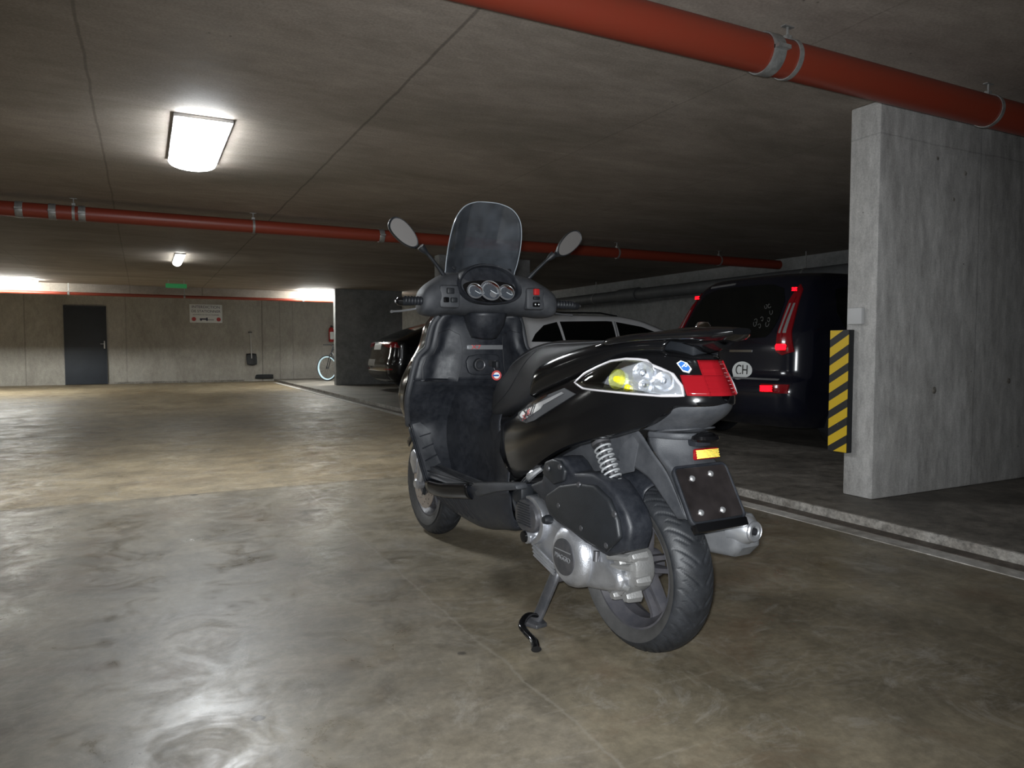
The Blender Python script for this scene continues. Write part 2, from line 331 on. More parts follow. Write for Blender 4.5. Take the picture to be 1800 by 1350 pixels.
def add_lathe(bm, prof, c, ax, n=48, closed=False):
    """prof: (radius, distance along axis) list"""
    c = Vector(c); d, u, v = basis(ax); rings = []
    for r, h in prof:
        if r < 1e-5: rings.append([bm.verts.new(c + d * h)])
        else: rings.append([bm.verts.new(c + d * h + (u * math.cos(2 * PI * k / n) + v * math.sin(2 * PI * k / n)) * r) for k in range(n)])
    m = len(rings)
    for i in range(m if closed else m - 1):
        A, B_ = rings[i], rings[(i + 1) % m]
        for k in range(n):
            k2 = (k + 1) % n
            if len(A) == 1 and len(B_) == 1: continue
            if len(A) == 1: bm.faces.new((A[0], B_[k2], B_[k]))
            elif len(B_) == 1: bm.faces.new((A[k], A[k2], B_[0]))
            else: bm.faces.new((A[k], A[k2], B_[k2], B_[k]))
def lathe(name, prof, c, ax, m, parent=None, n=48, closed=False, label=None, angle=35):
    bm = BM(); add_lathe(bm, prof, c, ax, n, closed); return finish(bm, name, m, parent, label=label, angle=angle)
def cr(P, n, closed=False):
    P = [Vector(p) for p in P]; L = len(P); out = []
    for i in range(L if closed else L - 1):
        p1, p2 = P[i], P[(i + 1) % L]
        p0 = P[i - 1] if (i > 0 or closed) else p1 * 2 - p2; p3 = P[(i + 2) % L] if (i < L - 2 or closed) else p2 * 2 - p1
        for k in range(n):
            t = k / n; out.append(.5 * ((2 * p1) + (p2 - p0) * t + (2 * p0 - 5 * p1 + 4 * p2 - p3) * t * t + (3 * p1 - p0 - 3 * p2 + p3) * t ** 3))
    if not closed: out.append(P[-1])
    return out
def dense(rows, nu, nv, cu=False, cv=False):
    R = [cr(r, nv, cv) for r in rows]
    cols = [cr([R[i][j] for i in range(len(R))], nu, cu) for j in range(len(R[0]))]
    return [[cols[j][i] for j in range(len(cols))] for i in range(len(cols[0]))]
def add_grid(bm, G, cu=False, cv=False, capends=False):
    V = [[bm.verts.new(p) for p in r] for r in G]; a, b = len(V), len(V[0])
    for i in range(a if cu else a - 1):
        for j in range(b if cv else b - 1):
            q = [V[i][j], V[i][(j + 1) % b], V[(i + 1) % a][(j + 1) % b], V[(i + 1) % a][j]]
            try: bm.faces.new(q)
            except ValueError: pass
    if capends:
        bm.faces.new(V[0]); bm.faces.new(V[-1][::-1])
def grid(name, rows, m, parent=None, nu=3, nv=3, cu=False, cv=False, capends=False, solid=0, label=None, mirror=False, angle=40, f=None):
    bm = BM(); G = dense(rows, nu, nv, cu, cv)
    if f: G = [[Vector(f(p)) for p in r] for r in G]
    add_grid(bm, G, cu, cv, capends)
    if mirror: add_grid(bm, [[Vector((p.x, -p.y, p.z)) for p in r] for r in G], cu, cv, capends)
    o = finish(bm, name, m, parent, label=label, angle=angle, solid=solid); return o
def bvh_of(*obs):
    vs = []; fs = []
    for o in obs:
        off = len(vs); vs += [v.co.copy() for v in o.data.vertices]; fs += [tuple(i + off for i in p.vertices) for p in o.data.polygons]
    return BVHTree.FromPolygons(vs, fs)
def decal(name, pts, d, bvh, m, parent=None, off=.002, rings=5, bulge=0, smooth_n=0, thick=None, label=None, miss=None, f=None):
    """lay an outline (3-D start points) along d on the surface held in bvh, raised by off"""
    d = Vector(d).normalized(); pts = [Vector(p) for p in pts]
    if smooth_n: pts = cr(pts, smooth_n, True)
    per = sum((pts[i] - pts[i - 1]).length for i in range(len(pts))); step = per / 60; q_ = []
    for i in range(len(pts)):
        a_, b_ = pts[i], pts[(i + 1) % len(pts)]; k_ = max(1, round((b_ - a_).length / step)); q_ += [a_.lerp(b_, j / k_) for j in range(k_)]
    c = sum(q_, Vector()) / len(q_); pts = q_; rings = max(rings, 8)
    lay = []; prev = miss
    for k in range(rings + 1):
        s = k / rings
        row = []
        for p in (pts if k else [c]):
            q = c + (p - c) * s
            h = bvh.ray_cast(q, d)
            if h[0] is None:
                hit, nn = (q + d * (prev if prev else 0)), -d
            else:
                hit, nn = h[0], h[1]; prev = (hit - q).dot(d)
                if nn.dot(d) > 0: nn = -nn
            row.append(hit - d * (off + bulge * (1 - s ** 2.5)))
        lay.append(row)
    if f: lay = [[Vector(f(p)) for p in r] for r in lay]
    bm = BM(); V = [[bm.verts.new(p) for p in r] for r in lay]; n = len(pts)
    for j in range(n): bm.faces.new((V[0][0], V[1][j], V[1][(j + 1) % n]))
    for i in range(1, rings):
        for j in range(n): bm.faces.new((V[i][j], V[i + 1][j], V[i + 1][(j + 1) % n], V[i][(j + 1) % n]))
    th = thick if thick is not None else off + .002
    dd = (Vector(f(c + d * .001)) - Vector(f(c))).normalized() if f else d
    B_ = [bm.verts.new(v.co + dd * th) for v in V[-1]]
    for j in range(n): bm.faces.new((V[-1][j], B_[j], B_[(j + 1) % n], V[-1][(j + 1) % n]))
    o = finish(bm, name, m, parent, label=label, angle=50)
    return o, lay
def prism(name, out, ax, lo, hi, m, parent=None, bevel=.004, smooth_n=0, f=None, label=None, bseg=2, hole=None):
    """outline in a plane extruded; ax: 1 = outline (x,z) extruded along y, 0 = (y,z) along x, 2 = (x,y) along z"""
    pts = [Vector((p[0], p[1], 0)) for p in out]
    if smooth_n: pts = cr(pts, smooth_n, True)
    def mk(p, h): return (p.x, h, p.y) if ax == 1 else ((h, p.x, p.y) if ax == 0 else (p.x, p.y, h))
    bm = BM(); A = [bm.verts.new(mk(p, lo)) for p in pts]; B_ = [bm.verts.new(mk(p, hi)) for p in pts]; n = len(pts)
    bm.faces.new(A); bm.faces.new(B_[::-1])
    for i in range(n): bm.faces.new((A[i], B_[i], B_[(i + 1) % n], A[(i + 1) % n]))
    if bevel:
        bmesh.ops.recalc_face_normals(bm, faces=bm.faces)
        ed = [e for e in bm.edges if len(e.link_faces) == 2 and e.calc_face_angle(0) > math.radians(50)]
        bmesh.ops.bevel(bm, geom=ed, offset=bevel, segments=bseg, profile=.5, affect='EDGES', clamp_overlap=True)
    if f:
        for v in bm.verts: v.co = Vector(f(v.co))
    return finish(bm, name, m, parent, label=label, angle=40)
def text(name, s, size, M4, m, parent=None, ext=.0006, label=None, sx=1):
    cu = bpy.data.curves.new(name, 'FONT'); cu.body = s; cu.size = size; cu.align_x = 'CENTER'; cu.align_y = 'CENTER'; cu.extrude = ext
    o = bpy.data.objects.new(name, cu); COL.objects.link(o)
    bpy.context.view_layer.update()
    me = bpy.data.meshes.new_from_object(o.evaluated_get(bpy.context.evaluated_depsgraph_get()))
    bpy.data.objects.remove(o)
    me.transform(M4 @ Matrix.Diagonal((sx, 1, 1, 1))); me.materials.clear(); me.materials.append(m)
    q = bpy.data.objects.new(name, me); COL.objects.link(q)
    if parent: q.parent = parent
    if label: q['label'] = label
    return q
def frame4(o, x, y):
    x = Vector(x).normalized(); y = Vector(y); z = x.cross(y).normalized(); y = z.cross(x)
    return Matrix.Translation(Vector(o)) @ Matrix((x, y, z)).transposed().to_4x4()
def corner_cubes(name, M4, w, h, cell, m, parent, label=None):
    """moulded prismatic reflector: an array of mirror cube corners filling w x h, facing local +z of M4"""
    n = Vector((1, 1, 1)).normalized(); u = Vector((1, -1, 0)).normalized(); v = n.cross(u)
    bm = BM(); K = int(max(w, h) / cell * 1.6) + 3
    inv = Matrix((u, v, n))
    for i in range(-K, K + 1):
        for j in range(-K, K + 1):
            p = Vector((i, j, -i - j)); q = inv @ p
            if abs(q.x * cell) > w / 2 - cell * .7 or abs(q.y * cell) > h / 2 - cell * .7: continue
            for e, g in (((1, 0, 0), (0, 1, 0)), ((0, 1, 0), (0, 0, 1)), ((0, 0, 1), (1, 0, 0))):
                e, g = Vector(e), Vector(g); bm.faces.new([bm.verts.new(M4 @ ((inv @ a) * cell)) for a in (p, p + e, p + e + g, p + g)])
    me = bpy.data.meshes.new(name); bmesh.ops.remove_doubles(bm, verts=bm.verts, dist=1e-6); bm.to_mesh(me); bm.free(); me.materials.append(m)
    o = bpy.data.objects.new(name, me); COL.objects.link(o); o.parent = parent
    if label: o['label'] = label
    return o
M['retro_amber'] = mat('amber_prism', (1.0, .82, .30), .165, metal=1)
M['retro_red'] = mat('red_prism', (.85, .06, .09), .09, metal=1)

# ------------------------------------------------------------------ the garage
H = 2.36; XW = 9.1; YW = 21.55; XL = -9; YB = -7; KX = 3.36
tag(box('floor', XL, KX, YB, YW, -.12, 0, M['floor']), 'polished stained concrete garage floor', kind='structure')
tag(box('trim_1', KX - .09, KX, YB, 20.5, -.001, .004, M['gutter']), 'dark dirt-filled gutter along the foot of the kerb', kind='structure')
tag(box('trim_2', 3.165, 3.262, YB, 20.5, 0, .0035, M['lineprint']), 'worn pale painted line beside the kerb', kind='structure')
bm = BM(); add_box(bm, KX + .028, XW, YB, YW, -.12, .05)
tag(finish(bm, 'trim_3', M['platform']), 'raised concrete slab of the parking bays', kind='structure')
tag(box('trim_4', KX, KX + .028, YB, YW, -.12, .052, M['kerb'], bevel=.008), 'pale worn concrete kerb edge of the parking bays', kind='structure')
tag(box('ceiling', XL, XW, YB, YW, H, H + .2, M['ceiling']), 'board-marked concrete ceiling', kind='structure')
tag(box('wall_back', XL, XW, YW, YW + .2, -.1, H + .1, M['wall']), 'concrete wall at the far end with door and sign', kind='structure')
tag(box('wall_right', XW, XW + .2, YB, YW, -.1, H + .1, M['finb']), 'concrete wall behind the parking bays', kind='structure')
tag(box('wall_left', XL - .2, XL, YB, YW, -.1, H + .1, M['wall']), 'concrete wall on the left', kind='structure')
tag(box('wall_front', XL, XW, YB - .2, YB, -.1, H + .1, M['wall']), 'concrete wall behind the photographer', kind='structure')
def fin(x0, x1, y0, y1, m, lab):
    o = box('trim_%d' % fin.n, x0, x1, y0, y1, .05, H, m, bevel=.012); fin.n += 1; return tag(o, lab, kind='structure')
fin.n = 5
fin(3.79, 5.46, 2.76, 2.96, M['fin'], 'grey concrete wall fin between parking bays, nearest')
for x_, z_, r_ in ((4.60, 2.03, .016), (4.32, 2.09, .012), (4.35, .68, .022), (5.15, .72, .02), (4.49, 1.86, .012)):
    lathe('tie_plug', [(0, .002), (r_ * .8, .002), (r_, 0)], (x_, 2.76, z_), (0, -1, 0), M['kerb'], bpy.data.objects['trim_5'], 20)
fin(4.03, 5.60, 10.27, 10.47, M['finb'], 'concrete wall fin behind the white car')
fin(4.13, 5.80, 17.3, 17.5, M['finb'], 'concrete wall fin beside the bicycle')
fin(3.9, 5.6, -4.3, -4.1, M['fin'], 'concrete wall fin behind the photographer')
tag(box('trim_%d' % fin.n, XL, 5.8, 18.55, 18.85, 2.12, H, M['ceiling']), 'concrete beam across the ceiling before the far wall', kind='structure')
# plinth strip at the far wall foot
tag(box('baseboard_back', -.8, 2.55, YW - .06, YW, 0, .05, M['kerb']), 'low concrete ledge at the foot of the far wall', kind='structure')
# door
d = empty('door_1', (-1.29, YW, 0)); tag(d, 'dark blue-grey steel door in the far wall', kind='structure')
box('door_leaf', -.455, .455, -.045, -.002, .01, 2.0, M['door'], d, bevel=.006)
box('door_frame', -.475, -.455, -.05, 0, 0, 2.02, M['door'], d); box('door_frame', .455, .475, -.05, 0, 0, 2.02, M['door'], d); box('door_frame', -.475, .475, -.05, 0, 2.0, 2.025, M['door'], d)
hd = box('handle_plate', .405, .435, -.055, -.045, .93, 1.13, M['bolt'], d, bevel=.003)
tube('handle', [(.42, -.05, 1.05), (.42, -.09, 1.05), (.33, -.09, 1.05)], .009, M['bolt'], hd)

# pipes
def hanger(par, x, y, z, r):
    bm = BM(); n = 36
    add_lathe(bm, [(r + .001, -.012), (r + .006, -.012), (r + .006, .012), (r + .001, .012)], (x, y, z), (1, 0, 0), 40, True)
    add_tube(bm, [(x, y, z + r), (x, y, H)], .006, 8)
    add_box(bm, x - .03, x + .03, y - .012, y + .012, H - .004, H)
    add_box(bm, x - .015, x + .015, y - .012, y + .012, z + r, z + r + .025)
    return finish(bm, 'pipe_hanger', M['zinc'], par)
def coupling(par, x, y, z, r, wdt=.07):
    bm = BM(); add_lathe(bm, [(r + .0015, -wdt / 2), (r + .007, -wdt / 2), (r + .009, -wdt / 2 + .006), (r + .007, 0), (r + .009, wdt / 2 - .006), (r + .007, wdt / 2), (r + .0015, wdt / 2)], (x, y, z), (1, 0, 0), 40, True)
    add_box(bm, x - wdt / 2, x + wdt / 2, y - r - .03, y - r, z - .008, z + .008)
    return finish(bm, 'pipe_coupling', M['zinc'], par)
p1 = empty('drain_pipe', (2, 2.35, 2.22), label='thick red drain pipe crossing the ceiling above the near concrete fin', cat='pipe', group=None)
lathe('pipe_body', [(0, -9), (.08, -9), (.08, 6.9), (0, 6.9)], (0, 0, 0), (1, 0, 0), M['pipe'], p1, n=64)
p1.location = (2, 2.34, 2.215)
for x in (.57, 2.08, -1.4, 3.6): 
    o = hanger(None, x + 2, 2.34, 2.215, .08); o.parent = p1; o.matrix_parent_inverse = Matrix.Translation((-2, -2.34, -2.215))
for x in (.44, -2.4): 
    o = coupling(None, x + 2, 2.34, 2.215, .08); o.parent = p1; o.matrix_parent_inverse = Matrix.Translation((-2, -2.34, -2.215))
p2 = empty('drain_pipe', (0, 8.05, 2.22), label='long red drain pipe under the ceiling behind the scooter', cat='pipe')
bm = BM(); add_lathe(bm, [(0, -8.9), (.068, -8.9), (.068, 8.75), (0, 8.75)], (0, 0, 0), (1, 0, 0), 48)
finish(bm, 'pipe_body', M['pipe'], p2)
for x in (-.55, 1.07, 5.72, 7.53, -3.2, 3.4):
    o = hanger(None, x, 8.05, 2.22, .068); o.parent = p2; o.matrix_parent_inverse = Matrix.Translation((0, -8.05, -2.22))
for x in (-.48, -.72, -.98, 2.45):
    o = coupling(None, x, 8.05, 2.22, .068, .06); o.parent = p2; o.matrix_parent_inverse = Matrix.Translation((0, -8.05, -2.22))
p3 = empty('sprinkler_pipe', (0, 18.42, 2.13), label='thin red pipe along the beam before the far wall', cat='pipe')
bm = BM(); add_lathe(bm, [(0, -8.9), (.035, -8.9), (.035, 8.5), (0, 8.5)], (0, 0, 0), (1, 0, 0), 24); finish(bm, 'pipe_body', M['pipe'], p3)
for x in (-4, -1.4, .9, 3.6): 
    bm = BM(); add_tube(bm, [(x, 0, .03), (x, 0, .23)], .008, 8); add_lathe(bm, [(.036, -.02), (.042, -.02), (.042, .02), (.036, .02)], (x, 0, 0), (1, 0, 0), 24, True); finish(bm, 'pipe_hanger', M['zinc'], p3)
p4 = empty('duct_pipe', (8.7, 0, 2.0), label='large grey pipe running along the wall behind the cars', cat='pipe')
bm = BM(); add_lathe(bm, [(0, -6), (.11, -6), (.11, 21), (0, 21)], (0, 0, 0), (0, 1, 0), 40); finish(bm, 'pipe_body', M['duct'], p4)
for y in (11.8, 4): 
    bm = BM(); add_lathe(bm, [(.111, -.3), (.135, -.3), (.135, .3), (.111, .3)], (0, y, 0), (0, 1, 0), 40, True); finish(bm, 'pipe_coupling', M['duct'], p4)
for y in (2, 7.5, 13, 18):
    bm = BM(); add_tube(bm, [(0, y, .1), (0, y, H - 2.0)], .008, 8); add_lathe(bm, [(.111, -.015), (.118, -.015), (.118, .015), (.111, .015)], (0, y, 0), (0, 1, 0), 40, True); finish(bm, 'pipe_hanger', M['zinc'], p4)

# lamps
def lamp(x, y, along, ln, wd, m, label, z=H):
    e = empty('ceiling_lamp', (x, y, z), 0 if along == 'y' else PI / 2, label, 'lamp', None)
    box('lamp_base', -wd * .5, wd * .5, -ln / 2, ln / 2, -.022, 0, M['lampbody'], e, bevel=.004)
    bm = BM(); pts = []
    for k in range(13):
        a = PI * k / 12; pts.append((wd * .48 * math.cos(a), -.022 - .055 * math.sin(a)))
    A = [bm.verts.new((p[0], -ln / 2 + .01, p[1])) for p in pts]; B_ = [bm.verts.new((p[0], ln / 2 - .01, p[1])) for p in pts]
    for i in range(12): bm.faces.new((A[i], A[i + 1], B_[i + 1], B_[i]))
    bm.faces.new(A); bm.faces.new(B_[::-1])
    finish(bm, 'diffuser', m, e)
    return e
lamp(.37, 5.45, 'y', 1.2, .34, M['lampglow'], 'bright ceiling lamp nearest the camera, blown out white')  # diffuser drawn extra wide to stand in for the lamp's glare
lamp(.54, 12.5, 'y', 1.2, .14, M['lampglow3'], 'small ceiling lamp seen end-on above the exit sign')
lamp(-3.0, 17.9, 'x', 2.2, .14, M['lampglow2'], 'long ceiling strip lamp at the left edge above the steel door')
lamp(4.6, 18.1, 'x', 2.3, .14, M['lampglow2'], 'ceiling strip lamp beside the far fin above the bicycle')
lamp(.37, -1.8, 'y', 1.2, .16, M['lampglow4'], 'ceiling lamp behind the photographer, out of view')
lamp(-6.2, 3.0, 'y', 1.2, .16, M['lampglow3'], 'unseen ceiling lamp added far to the left for ambient light')  # added out of view to raise the ambient light
lamp(-6.2, 11.0, 'y', 1.2, .16, M['lampglow3'], 'unseen ceiling lamp added at the left beyond the frame for ambient light')  # second unseen lamp, also put in to lift the ambient level
ex = empty('exit_sign', (.66, 16.6, H), label='small green lit exit sign hanging from the ceiling', cat='sign')
box('sign_panel', -.2, .2, -.012, .012, -.17, -.08, M['exit'], ex, bevel=.003)
tube('rod', [(-.15, 0, -.08), (-.15, 0, 0)], .005, M['zinc'], ex, 6); tube('rod', [(.15, 0, -.08), (.15, 0, 0)], .005, M['zinc'], ex, 6)

# far wall things
sg = empty('no_parking_sign', (1.585, YW, 1.64), label='white French no-parking board with two red discs on the far wall', cat='sign')
box('board', -.415, .415, -.012, 0, 0, .5, M['white'], sg, bevel=.002)
def T(x, z): return frame4((x, -.014, z), (1, 0, 0), (0, 0, 1))
M['signink'] = mat('sign_ink', (.05, .05, .09), .6)
text('lettering', 'INTERDICTION', .105, T(0, .425), M['signink'], sg); text('lettering', 'DE STATIONNER', .098, T(0, .31), M['signink'], sg)
text('lettering', 'SOUS PEINE DE MISE EN FOURRIERE', .042, T(0, .215), M['signink'], sg)
for x in (-.31, .32): lathe('red_disc', [(0, .003), (.055, .003), (.055, 0)], (x, -.012, .095), (0, -1, 0), M['redprint'], sg, 24)
bm = BM(); add_box(bm, -.16, -.0, -.015, -.012, .08, .12); add_box(bm, .0, .04, -.015, -.012, .085, .14); add_box(bm, .04, .2, -.015, -.012, .075, .09)
for x in (-.13, .02): add_lathe(bm, [(0, .003), (.025, .003), (.025, 0)], (x, -.012, .075), (0, -1, 0), 14)
finish(bm, 'tow_truck_pictogram', M['signink'], sg)

sv = empty('snow_shovel', (2.75, YW, .45), label='black snow shovel with a pale handle hanging on the far wall', cat='shovel')
grid('blade', [[(-.14, -.03, .33), (0, -.02, .34), (.13, -.03, .33)], [(-.14, -.06, .17), (0, -.035, .17), (.14, -.06, .17)], [(-.13, -.10, .03), (0, -.09, 0), (.13, -.10, .03)]], M['plastic_dark'], sv, solid=.012)
tube('handle', [(-.0, -.05, .2), (-.01, -.05, .6), (-.03, -.03, .93)], .014, M['lampbody'], sv)
tube('grip', [(-.08, -.03, .94), (.02, -.03, .94)], .014, M['plastic_dark'], sv)
tube('hook', [(-.03, 0, .88), (-.03, -.05, .88)], .006, M['bolt'], sv, 6)
vt = empty('wall_vent', (3.08, YW, .105), label='long dark slotted vent low on the far wall right of the shovel', cat='vent')
prism('vent_frame', [(-.24, .0), (-.2, -.03), (.22, -.03), (.25, .0), (.25, .05), (.22, .085), (-.17, .085), (-.22, .06)], 1, -.05, 0, M['plastic_dark'], vt, bevel=.01, smooth_n=3)
box('vent_slot', -.17, .2, -.056, -.048, .02, .045, M['black'], vt)
fe = empty('fire_extinguisher', (4.98, 21.4, 1.12), label='red fire extinguisher on the far wall above the bicycle', cat='extinguisher')
lathe('cylinder', [(0, 0), (.06, .005), (.075, .03), (.075, .36), (.05, .42), (.02, .44), (0, .44)], (0, 0, 0), (0, 0, 1), M['red'], fe, 28)
box('label_sheet', -.06, .05, -.083, -.07, .08, .3, M['white'], fe, bevel=.004, label='pale label on the red cylinder')
box('valve', -.02, .02, -.02, .02, .43, .49, M['plastic_dark'], fe); tube('hose', [(.02, 0, .47), (.09, -.03, .42), (.1, -.03, .2), (.085, -.02, .1)], .012, M['plastic_dark'], fe, 8)
box('bracket', -.03, .03, .05, .16, .2, .3, M['zinc'], fe)
cd = tag(box('conduit_box', 3.755, 3.79, 2.83, 2.93, 1.08, 1.18, M['lampbody'], bevel=.008), 'small pale square switch box on the near fin above the striped guard', 'switch')
cgd = tag(box('corner_guard', 3.745, 3.788, 2.90, 3.035, .31, 1.05, M['plastic_dark'], bevel=.003), 'yellow and black striped guard board on the end of the near fin', 'guard')
box('stripe_sheet', 3.7425, 3.746, 2.903, 3.033, .313, 1.047, M['stripes'], cgd)
tag(box('floor_mat', 4.05, 4.5, 1.62, 2.0, .05, .06, M['plastic_dark'], bevel=.004), 'dark mat on the bay slab at the right edge', 'mat')

# ------------------------------------------------------------------ vehicles in the bays
def outline_level(x0, x1, w_, n, NP):
    pts = []; cx = (x0 + x1) / 2; a = (x1 - x0) / 2
    for k in range(720):
        t = 2 * PI * k / 720; c, s = math.cos(t), math.sin(t)
        r_ = min(a, w_)  # rounded rectangle with corner radius n
        pts.append((c, s))
    # rounded rectangle, corner radius n, sampled per side so that columns line up between levels
    out = []; rr = n
    segs = [((x0, 0), (x0, -w_ + rr), 10), ('arc', (x0 + rr, -w_ + rr), PI, 1.5 * PI, 10), ((x0 + rr, -w_), (x1 - rr, -w_), 36), ('arc', (x1 - rr, -w_ + rr), 1.5 * PI, 2 * PI, 10), ((x1, -w_ + rr), (x1, 0), 10)]
    half = []
    for s in segs:
        if s[0] == 'arc':
            for k in range(s[4]):
                a_ = s[2] + (s[3] - s[2]) * k / s[4]; half.append((s[1][0] + rr * math.cos(a_), s[1][1] + rr * math.sin(a_)))
        else:
            for k in range(s[2]):
                f_ = k / s[2]; half.append((s[0][0] + (s[1][0] - s[0][0]) * f_, s[0][1] + (s[1][1] - s[0][1]) * f_))
    half.append((x1, 0))
    full = half + [(x, -y) for x, y in half[-2:0:-1]]
    # crown front and rear faces
    res = []
    for x, y in full:
        k = 1 - (abs(y) / w_) ** 2
        if x < x0 + rr: x -= .06 * k * (1 if True else 0)
        if x > x1 - rr: x += .12 * k
        res.append((x, y))
    return res
def car_body(par, levels, m):
    rows = []
    L2 = []
    for i in range(len(levels) - 1):
        for k in range(4):
            t = k / 4
            A = [levels[max(i - 1, 0)], levels[i], levels[i + 1], levels[min(i + 2, len(levels) - 1)]]
            L2.append([.5 * ((2 * A[1][j]) + (A[2][j] - A[0][j]) * t * .6 + (-.6 * (A[2][j] - A[0][j]) * 2 + 6 * (A[2][j] - A[1][j]) - .6 * (A[3][j] - A[1][j])) * t * t + (.6 * (A[2][j] - A[0][j]) - 4 * (A[2][j] - A[1][j]) + .6 * (A[3][j] - A[1][j])) * t ** 3) for j in range(5)])
    L2.append(list(levels[-1]))
    for z, x0, x1, w_, r_ in L2:
        rows.append([Vector((x, y, z)) for x, y in outline_level(x0, x1, w_, r_, 0)])
    bm = BM(); add_grid(bm, rows, cv=True)
    bm.verts.ensure_lookup_table()
    n = len(rows[0]); top = [bm.verts[len(rows) * n - n + k] for k in range(n)]; bm.faces.new(top)
    bot = [bm.verts[k] for k in range(n)]; bm.faces.new(bot[::-1])
    return finish(bm, 'body', m, par, angle=50)
def car_wheel(par, x, y, r=.32):
    s = -1 if y < 0 else 1
    t = lathe('wheel', [(r * .62, -.08), (r * .95, -.09), (r, -.06), (r, .06), (r * .95, .09), (r * .62, .08)], (x, y, r), (0, 1, 0), M['rubber'], par, 40, True)
    bm = BM(); add_lathe(bm, [(0, .03), (.05, .05), (.07, .02), (r * .6, .02), (r * .64, .07)], (x, y, r), (0, s, 0), 40)
    for k in range(5):
        a = 2 * PI * k / 5; Tm = Matrix.Translation((x, y, r)) @ Matrix.Rotation(a, 4, 'Y'); add_box(bm, -.03, .03, s * .03, s * .065, .04, r * .62, Tm)
    finish(bm, 'rim', M['zinc'], t)
    return t
def mirror_y(pts): return [(p[0], -p[1], p[2]) for p in pts]

# --- dark van / people carrier in the near bay
vx, vy = 4.80, 5.10
van = empty('van', (vx, vy, .05), label='tall midnight blue car with vertical tail lamps and CH sticker beside the near fin', cat='car')
vb = car_body(van, [(.20, .16, 4.2, .80, .2), (.32, .02, 4.3, .86, .2), (.50, -.02, 4.35, .88, .2), (.60, .0, 4.35, .88, .2), (.66, .06, 4.3, .88, .2), (.9, .07, 4.2, .88, .2), (1.02, .09, 4.05, .87, .2), (1.10, .13, 3.3, .85, .2), (1.3, .24, 3.0, .79, .2), (1.48, .34, 2.7, .70, .2), (1.56, .44, 2.5, .62, .25), (1.59, .9, 2.1, .45, .3)], M['carblue'])
VB = bvh_of(vb)
def rearpts(l, x=-1): return [(x, y, z) for y, z in l]
decal('rear_window', rearpts([(-.56, 1.03), (-.50, 1.42), (0, 1.47), (.50, 1.42), (.56, 1.03), (.3, .98), (-.3, .98)]), (1, 0, 0), VB, M['carglass'], van, .004, 8, smooth_n=3)
for s in (1, -1):
    pts = rearpts([(s * .625, 1.45), (s * .665, 1.40), (s * .735, 1.1), (s * .79, .86), (s * .70, .83), (s * .64, .86), (s * .63, 1.05), (s * .61, 1.3)])
    l, _ = decal('tail_lamp', pts, (1, 0, 0), VB, M['redlens'], van, .012, 6, label='tall red and clear tail lamp')
    o, _ = decal('clear_insert', rearpts([(s * .628, 1.28), (s * .675, 1.28), (s * .715, 1.02), (s * .645, 1.02)]), (1, 0, 0), VB, M['reflector_chrome'], van, .015, 4, label='clear reversing lamp strip in the tail lamp'); o.parent = l
    o, _ = decal('red_bar', rearpts([(s * .642, 1.34), (s * .656, 1.34), (s * .688, .98), (s * .672, .98)]), (1, 0, 0), VB, M['redlens'], van, .019, 4); o.parent = l
    for yy, zz, ww, hh in ((.618, 1.405, .05, .05), (.70, .90, .10, .06)):
        h_ = VB.ray_cast(Vector((-1, s * yy, zz)), Vector((1, 0, 0)))[0]
        corner_cubes('prism_reflector', frame4((h_.x - .03, s * yy, zz), (.55, -.83, 0), (0, 0, 1)), ww, hh, .008, M['retro_red'], l)
    h_ = VB.ray_cast(Vector((-1, s * .68, .545)), Vector((1, 0, 0)))[0]
    f_, _ = decal('fog_reflector', rearpts([(s * .56, .51), (s * .56, .585), (s * .80, .585), (s * .80, .51)]), (1, 0, 0), VB, M['redlens'], van, .012, 5, label='red bumper reflector')
    corner_cubes('prism_reflector', frame4((h_.x - .05, s * .65, .548), (.55, -.83, 0), (0, 0, 1)), .11, .06, .008, M['retro_red'], f_)
    decal('side_window', [(x, s * 1.5, z) for x, z in [(.62, 1.05), (.60, 1.35), (.75, 1.43), (1.3, 1.45), (1.35, 1.04)]], (0, -s, 0), VB, M['carglass'], van, .004, 6, smooth_n=2)
    decal('side_window', [(x, s * 1.5, z) for x, z in [(1.42, 1.04), (1.42, 1.45), (2.3, 1.45), (2.3, 1.03)]], (0, -s, 0), VB, M['carglass'], van, .004, 6)
decal('number_plate', rearpts([(.03, .80), (.03, .905), (.55, .905), (.55, .80)]), (1, 0, 0), VB, M['white'], van, .008, 4)
bmx = [(-1, -.275 + .115 * math.cos(a), .69 + .08 * math.sin(a)) for a in [2 * PI * k / 32 for k in range(32)]]
st, _ = decal('country_sticker', bmx, (1, 0, 0), VB, M['white'], van, .003, 4, label='white oval CH sticker')
h_ = VB.ray_cast(Vector((-1, -.275, .69)), Vector((1, 0, 0)))
text('lettering', 'CH', .13, frame4(h_[0] + Vector((-.006, 0, 0)), (.04, -1, 0), (.03, 0, 1)), M['black'], st, sx=.8)
decal('chrome_strip', rearpts([(-.12, .855), (-.12, .875), (-.38, .875), (-.38, .855)]), (1, 0, 0), VB, M['chrome'], van, .008, 3)
decal('bumper_step', rearpts([(-.7, .615), (-.7, .63), (.7, .63), (.7, .615)]), (1, 0, 0), VB, M['silver'], van, .006, 8)
decal('spoiler_reflection', rearpts([(.12, 1.495), (.12, 1.515), (.46, 1.505), (.46, 1.485)]), (1, 0, 0), VB, M['silver'], van, .012, 4, label='reflection on the roof spoiler, laid on as a silver strip')  # silver decal stands in for a reflection on the roof spoiler
tube('wiper', [(.05, -.1, 1.0), (.09, -.3, 1.08), (.12, -.45, 1.15)], .008, M['cartrim'], van, 6)
for x in (.75, 3.5):
    for y in (-.80, .80): car_wheel(van, x, y)
bm = BM()
